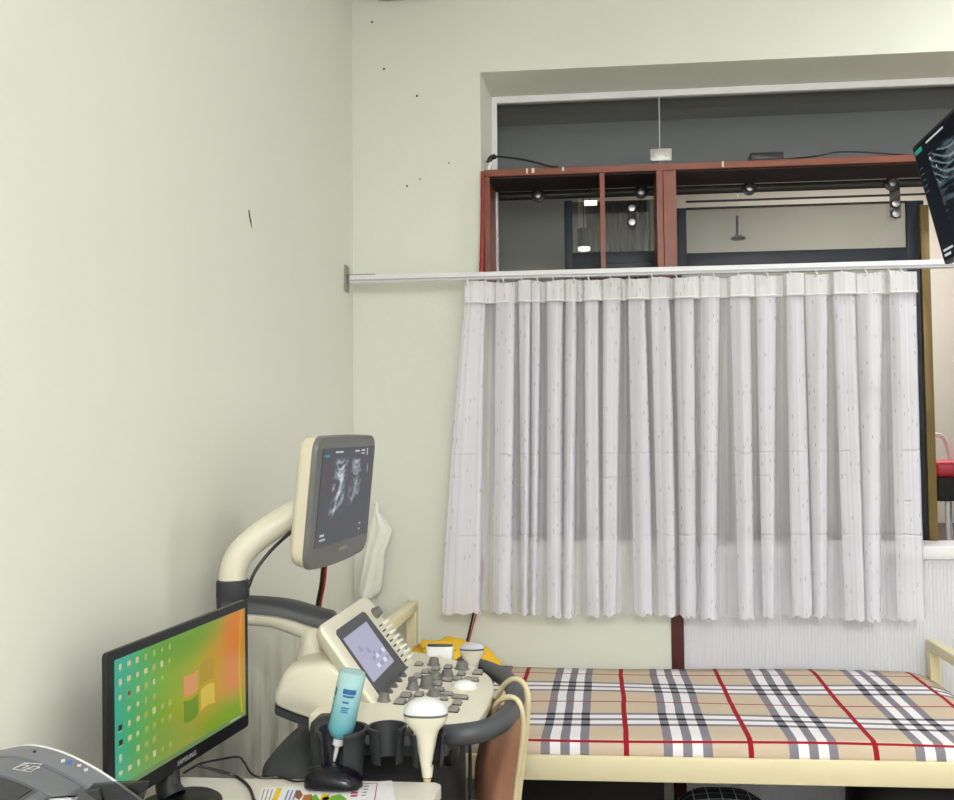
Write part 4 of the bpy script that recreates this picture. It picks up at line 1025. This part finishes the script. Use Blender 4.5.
nt.links.new(col, pb.inputs['Emission Color']); pb.inputs['Emission Strength'].default_value = .72
QW, QH = .402, .222; QC = PC + PY_ * .006 + PX_ * .002
scr = quad_uv('screen', QC, PX_, PY_, QW, QH, m, cs, .0015, PN)
I1, I2, I3, I4 = emis('icon_cream', (214, 212, 160), .7), emis('icon_green', (176, 186, 96), .7), emis('icon_dark', (60, 56, 40), .7), emis('icon_red', (150, 70, 60), .8)
rr = []
for r in range(8):
    for c in range(7):
        if random.random() < .12 or (c > 4 and r in (3, 6)): continue
        x = -QW / 2 + .012 + c * .0225 + random.uniform(-.001, .001); y = QH / 2 - .014 - r * .0255; w, h = .0042 * random.uniform(.7, 1.2), .0048 * random.uniform(.7, 1.2)
        k = 0 if c < 3 else random.choice((0, 1, 1))
        if (r, c) in ((4, 0), (5, 0)): k = 2
        if (r, c) == (2, 1): k = 3
        rr.append([(x - w, x + w, y - h, y + h, k), (x - w * 1.1, x + w * .9, y - h - .0026, y - h - .0018, 1 if c else 0)])
marks('desktop_icon', rr, QC, PX_, PY_, PN, .0022, cs, [I1, I2, I3, I4])
# four-pane flag emblem on the desktop
b = MB(); fc = QC + PX_ * .038 + PY_ * -.010
def pane(x0, x1, y0, y1):
    n = 6; f = lambda x: .007 * math.sin(x * 55)
    P = [(x0 + (x1 - x0) * k / n, y1 + f(x0 + (x1 - x0) * k / n)) for k in range(n + 1)] + [(x1 + (x0 - x1) * k / n, y0 + f(x1 + (x0 - x1) * k / n)) for k in range(n + 1)]
    b._f([b.bm.verts.new(fc + PX_ * x + PY_ * y + PN * .0019) for x, y in P])
for k, r in enumerate(((-.05, -.004, .004, .044), (.004, .05, .004, .044), (-.05, -.004, -.044, -.004), (.004, .05, -.044, -.004))):
    b.mi = k; pane(*r)
b.build('flag_emblem', [emis('flag_red', (214, 150, 96), .78), emis('flag_green', (184, 150, 44), .72), emis('flag_blue', (116, 150, 48), .72), emis('flag_yellow', (214, 184, 70), .78)], cs, flat=True, normals=False)
marks('taskbar', [(-QW / 2, QW / 2, -QH / 2, -QH / 2 + .009, 0), (QW / 2 - .06, QW / 2 - .02, -QH / 2 + .003, -QH / 2 + .006, 1)], QC, PX_, PY_, PN, .0024, cs, [emis('taskbar_green', (118, 150, 96), .7), emis('icon_cream', (226, 222, 176), .8)])
MB().text('SAMSUNG', .013, PC - PY_ * .1205, PX_, PY_, PN, .0008).build('logo', mat('logo_silver', (190, 190, 188), .4), cs, flat=True, normals=False)
MB().tube([PC - PN * .04 - PY_ * .09, V((.130, -1.79, .80)), V((.145, -1.80, DT + .012))], lambda u: .020 + .004 * u, n=14).build('stand_neck', BLACKP, t)
MB().loft([(0, .075, .095), (.006, .076, .096), (.011, .070, .088), (.014, .02, .03)], (.165, -1.83, DT + .0005), (0, 0, 1), (1, 0, 0), n=40).build('stand_base', BLACKP, t, angle=50)

# mouse
t = thing('computer_mouse', (.39, -1.74, DT), 'glossy black computer mouse lying on the flyer on the white table', 'mouse')
mq = onZ(335, 786, DT); my = mq.y - .012
MS = mat('mouse_black', (16, 18, 28), .24, spec=.4)
b = MB(); R = []
for k in range(15):
    s = k / 14; x = -.057 + .114 * s; w = .034 * math.sqrt(max(.0, 1 - (2 * s - 1) ** 4)) * (.9 + .1 * s) + .001; h = .006 + .033 * math.sin(PI * (.08 + .86 * s ** .8)) ** .75
    if k in (0, 14): h *= .55
    R.append([V((mq.x + x, my + w * cy, DT + .0045 + h * zz)) for cy, zz in ((-.85, 0), (-1, .15), (-.98, .45), (-.8, .78), (-.45, .96), (0, 1), (.45, .96), (.8, .78), (.98, .45), (1, .15), (.85, 0))])
b.rings(R); b.build('shell', MS, t, angle=60)
MB().box(mq.x - .05, mq.x - .008, my - .0008, my + .0008, DT + .030, DT + .0405).build('button_split', BLACKM, t)
MB().cyl((mq.x - .028, my - .004, DT + .034), (mq.x - .028, my + .004, DT + .034), .009, n=18).build('scroll_wheel', DGREY, t)
cz = DT + .0045
MB().tube([(mq.x - .055, my, DT + .012), onZ(293, 781, cz), onZ(280, 777, cz), onZ(268, 778, cz), onZ(258, 777, cz + .003), onZ(250, 772, cz + .006), onZ(244, 762, DT + .02), onZ(238, 757, DT + .03), onZ(222, 759, DT + .025), onZ(200, 764, DT + .02), (.10, -1.66, DT + .006)], .0022, n=8).build('cord', BLACKP, t)
tag(MB().tube([onZ(196, 765, DT + .04), onZ(215, 770, DT + .025), onZ(235, 776, DT + .008), onZ(248, 786, DT + .0045), onZ(254, 800, DT + .0045), onZ(258, 815, DT + .0045), (.26, -2.0, DT + .0045)], .003, n=8).build('monitor_cable', BLACKP), 'black cable curving across the table from the computer monitor', 'cable')

# flyer and paper
def sheet(name, quad, z, label, m):
    c = [onZ(px, py, z) for px, py in quad]
    b = MB(); b.rings([[V((p.x, p.y, z)) for p in c], [V((p.x, p.y, z + .0008)) for p in c]])
    return tag(b.build(name, m, flat=True), label, 'paper'), c
PAPER = mat('paper_white', (238, 238, 240), .6)
fl, fc4 = sheet('flyer', ((250, 830), (262, 788), (392, 781), (398, 822)), DT + .0005, 'colourful printed flyer on the table under the mouse', PAPER)
b = MB()
def pr(mi, quad, dz=.0016):
    b.mi = mi; b._f([b.bm.verts.new(onZ(px, py, DT + dz)) for px, py in quad])
pr(0, ((270, 804), (277, 788), (282, 788), (276, 804)))
for k in range(3): pr(1, ((259 + k * 4, 806), (264 + k * 4, 789), (265 + k * 4, 789), (260 + k * 4, 806)))
for k in range(3): pr(5, ((284 + k * 4, 800), (288 + k * 4, 790), (289.5 + k * 4, 790), (286 + k * 4, 800)))
pr(2, ((295, 797), (296, 791), (300, 790), (303, 795), (299, 800)))
pr(3, ((301, 803), (304, 795), (312, 794), (312, 803))); pr(4, ((311, 797), (316, 794), (320, 800), (315, 804), (311, 803)))
pr(0, ((319, 802), (322, 794), (330, 794), (329, 802))); pr(4, ((329, 802), (331, 796), (340, 794), (347, 799), (338, 803))); pr(6, ((322, 798), (328, 796), (330, 799), (323, 801)))
for k in range(4): pr(7, ((350 + k * .5, 797 - k * 3), (351 + k * .5, 795 - k * 3), (358 + k * .5, 794.5 - k * 3), (357 + k * .5, 796.5 - k * 3)))
for k in range(4): pr(1, ((361 + k, 796 - k * 3), (361.5 + k, 795 - k * 3), (366 + k, 794.5 - k * 3), (366 + k, 795.5 - k * 3)))
pr(7, ((374, 800), (377, 783), (377.8, 783), (375, 800))); pr(7, ((350, 785), (350, 784.4), (377, 782.6), (377, 783.2)))
b.build('print', [mat('ink_yellow', (236, 200, 40), .6), mat('ink_grey', (120, 120, 124), .6), mat('ink_brown', (140, 84, 48), .6), mat('ink_orange', (176, 116, 50), .6), mat('ink_green', (120, 176, 54), .6), mat('ink_blue', (130, 140, 190), .6), mat('ink_dark', (60, 90, 40), .6), mat('ink_red', (176, 50, 80), .6)], fl, flat=True, normals=False)

# ---- printer
t = thing('laser_printer', (.19, -2.28, DT), 'grey topped white laser printer at the near end of the white table', 'printer')
PF = spline([(.012, 0, .955), (.058, 0, .9625), (.107, 0, .9535), (.155, 0, .9335), (.199, 0, .908), (.25, 0, .873), (.30, 0, .83), (.335, 0, .79)], 5)
def strip(y0, y1, dz, x0=None, x1=None, thick=.006):
    pts = [p for p in PF if (x0 is None or p.x >= x0 - 1e-6) and (x1 is None or p.x <= x1 + 1e-6)]
    b = MB(); b.slab([[V((p.x, y0, p.z + dz)) for p in pts], [V((p.x, y1, p.z + dz)) for p in pts]], thick, (0, 0, -1)); return b
b = MB(); body = [(p.x, p.z - .003) for p in PF] + [(.335, DT + .001), (.012, DT + .001)]
b.prism(body, (0, 0, 0), (1, 0, 0), (0, 0, 1), (0, 1, 0), -2.46, -2.103); b.build('body', mat('printer_grey_dark', (88, 88, 92), .5), t)
b = MB(); body = [(p.x, p.z + .002) for p in PF] + [(.335, DT + .001), (.012, DT + .001)]
b.prism(body, (0, 0, 0), (1, 0, 0), (0, 0, 1), (0, 1, 0), -2.1025, -2.0975); b.build('side_shell', mat('printer_white', (236, 236, 236), .4), t)
PGR = mat('printer_grey', (124, 126, 132), .45)
strip(-2.104, -2.150, .002).build('control_strip', PGR, t)
strip(-2.158, -2.215, .001, .02, .175).build('top_cover', mat('printer_grey2', (112, 114, 119), .45), t)
strip(-2.218, -2.44, -.001, .012, .14).build('output_tray', mat('printer_tray', (62, 62, 66), .5), t)
strip(-2.218, -2.44, .0012, .145, .335).build('front_cover', mat('printer_grey2', (112, 114, 119), .45), t)
def onP(px, py):      # point on the curved printer top
    d = _ray(px, py); lo, hi = .5, 2.5
    def fz(s):
        p = CAM + d * (s / F); x = min(max(p.x, PF[0].x), PF[-1].x)
        for a, c in zip(PF, PF[1:]):
            if a.x <= x <= c.x: return p, p.z - (a.z + (c.z - a.z) * (x - a.x) / (c.x - a.x))
        return p, p.z - PF[-1].z
    s = .8
    while s < 2.2:
        p, e = fz(s)
        if e < 0: break
        s += .002
    return p
b = MB()
def pm(mi, quad, dz=.0034):
    b.mi = mi; b._f([b.bm.verts.new(onP(*q) + V((.0, 0, dz))) for q in quad])
pm(0, ((61, 762), (65, 761), (65, 764), (61, 765))); pm(1, ((67, 763), (72, 762), (72, 767), (67, 767)))
pm(3, ((74.5, 767), (76, 767), (76, 769), (74.5, 769))); pm(0, ((77, 767), (81, 766), (81, 769), (77, 769))); pm(0, ((84, 771), (88, 770), (88, 773), (84, 774))); pm(2, ((33, 753), (36, 752), (36, 755), (33, 755)))
b.build('indicator', [mat('led_white', (220, 220, 220), .5), mat('led_blue', (70, 120, 190), .5), BLACKM, mat('led_red', (170, 70, 60), .5)], t, flat=True, normals=False)
# hp emblem : slanted badge outline with letters
E0, E1, E2, E3 = (13, 771), (24, 765), (42, 766), (31, 774)
pe = [onP(*q) + V((0, 0, .003)) for q in (E0, E1, E2, E3)]
ec = sum(pe, V()) / 4
b = MB(); b.tube(pe + [pe[0]], .0006, n=6, sub=1)
ex = (pe[3] - pe[0]).normalized(); ey = (pe[1] - pe[0]); ey = (ey - ex * ey.dot(ex)).normalized()
vx = (pe[2] - pe[1] + pe[3] - pe[0]).normalized(); vy = (pe[1] - pe[0] + pe[2] - pe[3]).normalized()
b.text('hp', .030, ec, vx, vy, vx.cross(vy).normalized() * (1 if vx.cross(vy).z > 0 else -1), .0006, shear=.3)
b.build('emblem', mat('emblem_silver', (220, 220, 214), .35, metal=.3), t, normals=False)
# paper tip and smoked flap
pq = [onY(px, py, -2.24) for px, py in ((38, 802), (52, 797), (70, 795.5), (78, 795.5), (74, 806), (60, 812))]
b = MB(); b.rings([pq, [p + V((0, 0, -.002)) for p in pq]]); b.build('paper_tip', PAPER, t, flat=True)
SM = glass_mat('smoked_plastic', (186, 188, 186), .06, .15, .6)
pq = [onY(px, py, -2.15) for px, py in ((80, 797), (94, 783), (118, 781), (150, 780), (142, 804), (118, 830), (70, 830))]
b = MB(); b.rings([pq, [p + V((0, -.003, -.002)) for p in pq]]); b.build('smoked_flap', SM, t, flat=True)
pq = [onY(px, py, -2.155) for px, py in ((72, 806), (86, 790), (100, 788), (104, 812), (80, 830))]
b = MB(); b.rings([pq, [p + V((0, -.003, -.002)) for p in pq]]); b.build('flap_hinge', mat('hinge_dark', (60, 62, 62), .4), t, flat=True)

# ================================================================== hanging scan display at the right
A, Bp = V((1.676, -1.2, 2.104)), V((1.743, -1.2, 1.823)); TYy = (A - Bp).normalized(); TXx = V((0, -1, 0)); TNn = TXx.cross(TYy)
TWd, THt = .50, (A - Bp).length; TCc = (A + Bp) / 2 + TXx * TWd / 2
t = thing('patient_display', (TCc.x, TCc.y, 1.82), 'tilted black wall display showing an ultrasound scan at upper right', 'display')
b = MB(); pts = rrect(TWd, THt, .006, 3)
b.rings([[TCc + TXx * x * s + TYy * y * s + TNn * d for x, y in pts] for d, s in ((-.045, .85), (-.03, .97), (-.014, 1), (0, 1), (.0005, .997))]); dc = b.build('casing', BLACKP, t, angle=35)
b = MB(); pts = rrect(TWd + .004, THt + .004, .007, 3)
b.rings([[TCc + TXx * x + TYy * y + TNn * d for x, y in pts] for d in (-.012, -.006)]); b.build('silver_edge', mat('edge_silver', (170, 168, 164), .35, metal=.5), dc)
m, nt, pb = new_mat('scan_display'); uv, u, v = uvxy(nt)
cb = nt.nodes.new('ShaderNodeCombineXYZ'); nt.links.new(mth(nt, 'MULTIPLY', u, 5), cb.inputs[0]); nt.links.new(mth(nt, 'MULTIPLY', v, 16), cb.inputs[1])
nz = nt.nodes.new('ShaderNodeTexNoise'); nz.inputs['Detail'].default_value = 5; nz.inputs['Scale'].default_value = 1.2; nt.links.new(cb.outputs[0], nz.inputs['Vector'])
arcv = mth(nt, 'ADD', v, mth(nt, 'MULTIPLY', mth(nt, 'POWER', mth(nt, 'ABSOLUTE', mth(nt, 'SUBTRACT', u, .42)), 2.), -2.2))
st = mth(nt, 'COMPARE', mth(nt, 'WRAP', mth(nt, 'ADD', arcv, mth(nt, 'MULTIPLY', nz.outputs['Fac'], .06)), .03, -.03), 0, .009)
st = mth(nt, 'MULTIPLY', st, mth(nt, 'GREATER_THAN', v, .60)); st = mth(nt, 'MULTIPLY', st, mth(nt, 'LESS_THAN', v, .86))
nn = nt.nodes.new('ShaderNodeMapRange'); nn.inputs[1].default_value = .45; nn.inputs[2].default_value = .85; nt.links.new(nz.outputs['Fac'], nn.inputs[0])
msk = mth(nt, 'MULTIPLY', mth(nt, 'GREATER_THAN', mth(nt, 'ADD', u, mth(nt, 'MULTIPLY', v, .05)), .20), mth(nt, 'LESS_THAN', u, .8)); msk = mth(nt, 'MULTIPLY', msk, mth(nt, 'MULTIPLY', mth(nt, 'GREATER_THAN', v, .3), mth(nt, 'LESS_THAN', v, .88)))
val = mth(nt, 'MULTIPLY', mth(nt, 'ADD', mth(nt, 'MULTIPLY', st, .28), mth(nt, 'MULTIPLY', nn.outputs[0], .4)), msk)
nt.links.new(mixc(nt, mth(nt, 'MINIMUM', val, 1.), lin((8, 14, 22)), lin((170, 196, 206))), pb.inputs['Emission Color']); pb.inputs['Emission Strength'].default_value = .9
pb.inputs['Base Color'].default_value = (.004, .005, .007, 1); pb.inputs['Roughness'].default_value = .5; pb.inputs['Specular IOR Level'].default_value = .05
quad_uv('screen', TCc, TXx, TYy, TWd - .014, THt - .016, m, dc, .002, TNn)
w2, h2 = TWd / 2, THt / 2
marks('text_line', [(-w2 + .012, -w2 + .06, h2 - .024, h2 - .014, 0), (-w2 + .09, -w2 + .20, h2 - .018, h2 - .014, 1), (-w2 + .085, -w2 + .095, h2 - .055, h2 - .05, 1), (-w2 + .11, -w2 + .115, h2 - .08, h2 - .075, 1), (-w2 + .02, -w2 + .06, -h2 + .016, -h2 + .022, 1), (-w2 + .02, -w2 + .08, -h2 + .028, -h2 + .033, 1)]
      + [(-w2 + .016, -w2 + .036, h2 - .06 - k * .014, h2 - .057 - k * .014, 2) for k in range(5)], TCc, TXx, TYy, TNn, .0026, dc, [emis('ui_green', (40, 150, 120), .8), WT, emis('ui_dim', (60, 80, 90), .7)])
b = MB(); b.cyl(TCc - TNn * .04, TCc - TNn * .13, .025); b.cyl((TCc - TNn * .12) + V((-.03, 0, 0)), V((RX, TCc.y, (TCc - TNn * .12).z)), .022); b.build('wall_arm', BLACKP, t)

# ================================================================== lights
def area(name, loc, size, sy, power, col=(1, 1, 1), rot=(0, 0, 0)):
    l = bpy.data.lights.new(name, 'AREA'); l.shape = 'RECTANGLE'; l.size = size; l.size_y = sy; l.energy = power; l.color = col
    o = bpy.data.objects.new(name, l); COL.objects.link(o); o.location = loc; o.rotation_euler = rot; return o
area('ceiling_key_fill', (1.6, -5.45, 3.22), 1.25, .16, 132, (1, .995, .985))  # unseen fill lamp added behind the camera to even out the walls
area('ceiling_key_fill', (3.0, -.75, 3.22), .6, .16, 22, (1, .995, .985))  # unseen fill lamp added off to the right to brighten the left corner
area('ceiling_key_fill', (1.75, -2.87, 3.22), 1.25, .16, 9, (1, .995, .985))
area('far_room_light', (2.6, 1.9, 3.2), 1.2, .6, 44, (1, .975, .95))
w = bpy.data.worlds.new('world'); scene.world = w; w.use_nodes = True
w.node_tree.nodes['Background'].inputs[0].default_value = (.9, .95, 1, 1); w.node_tree.nodes['Background'].inputs[1].default_value = .0
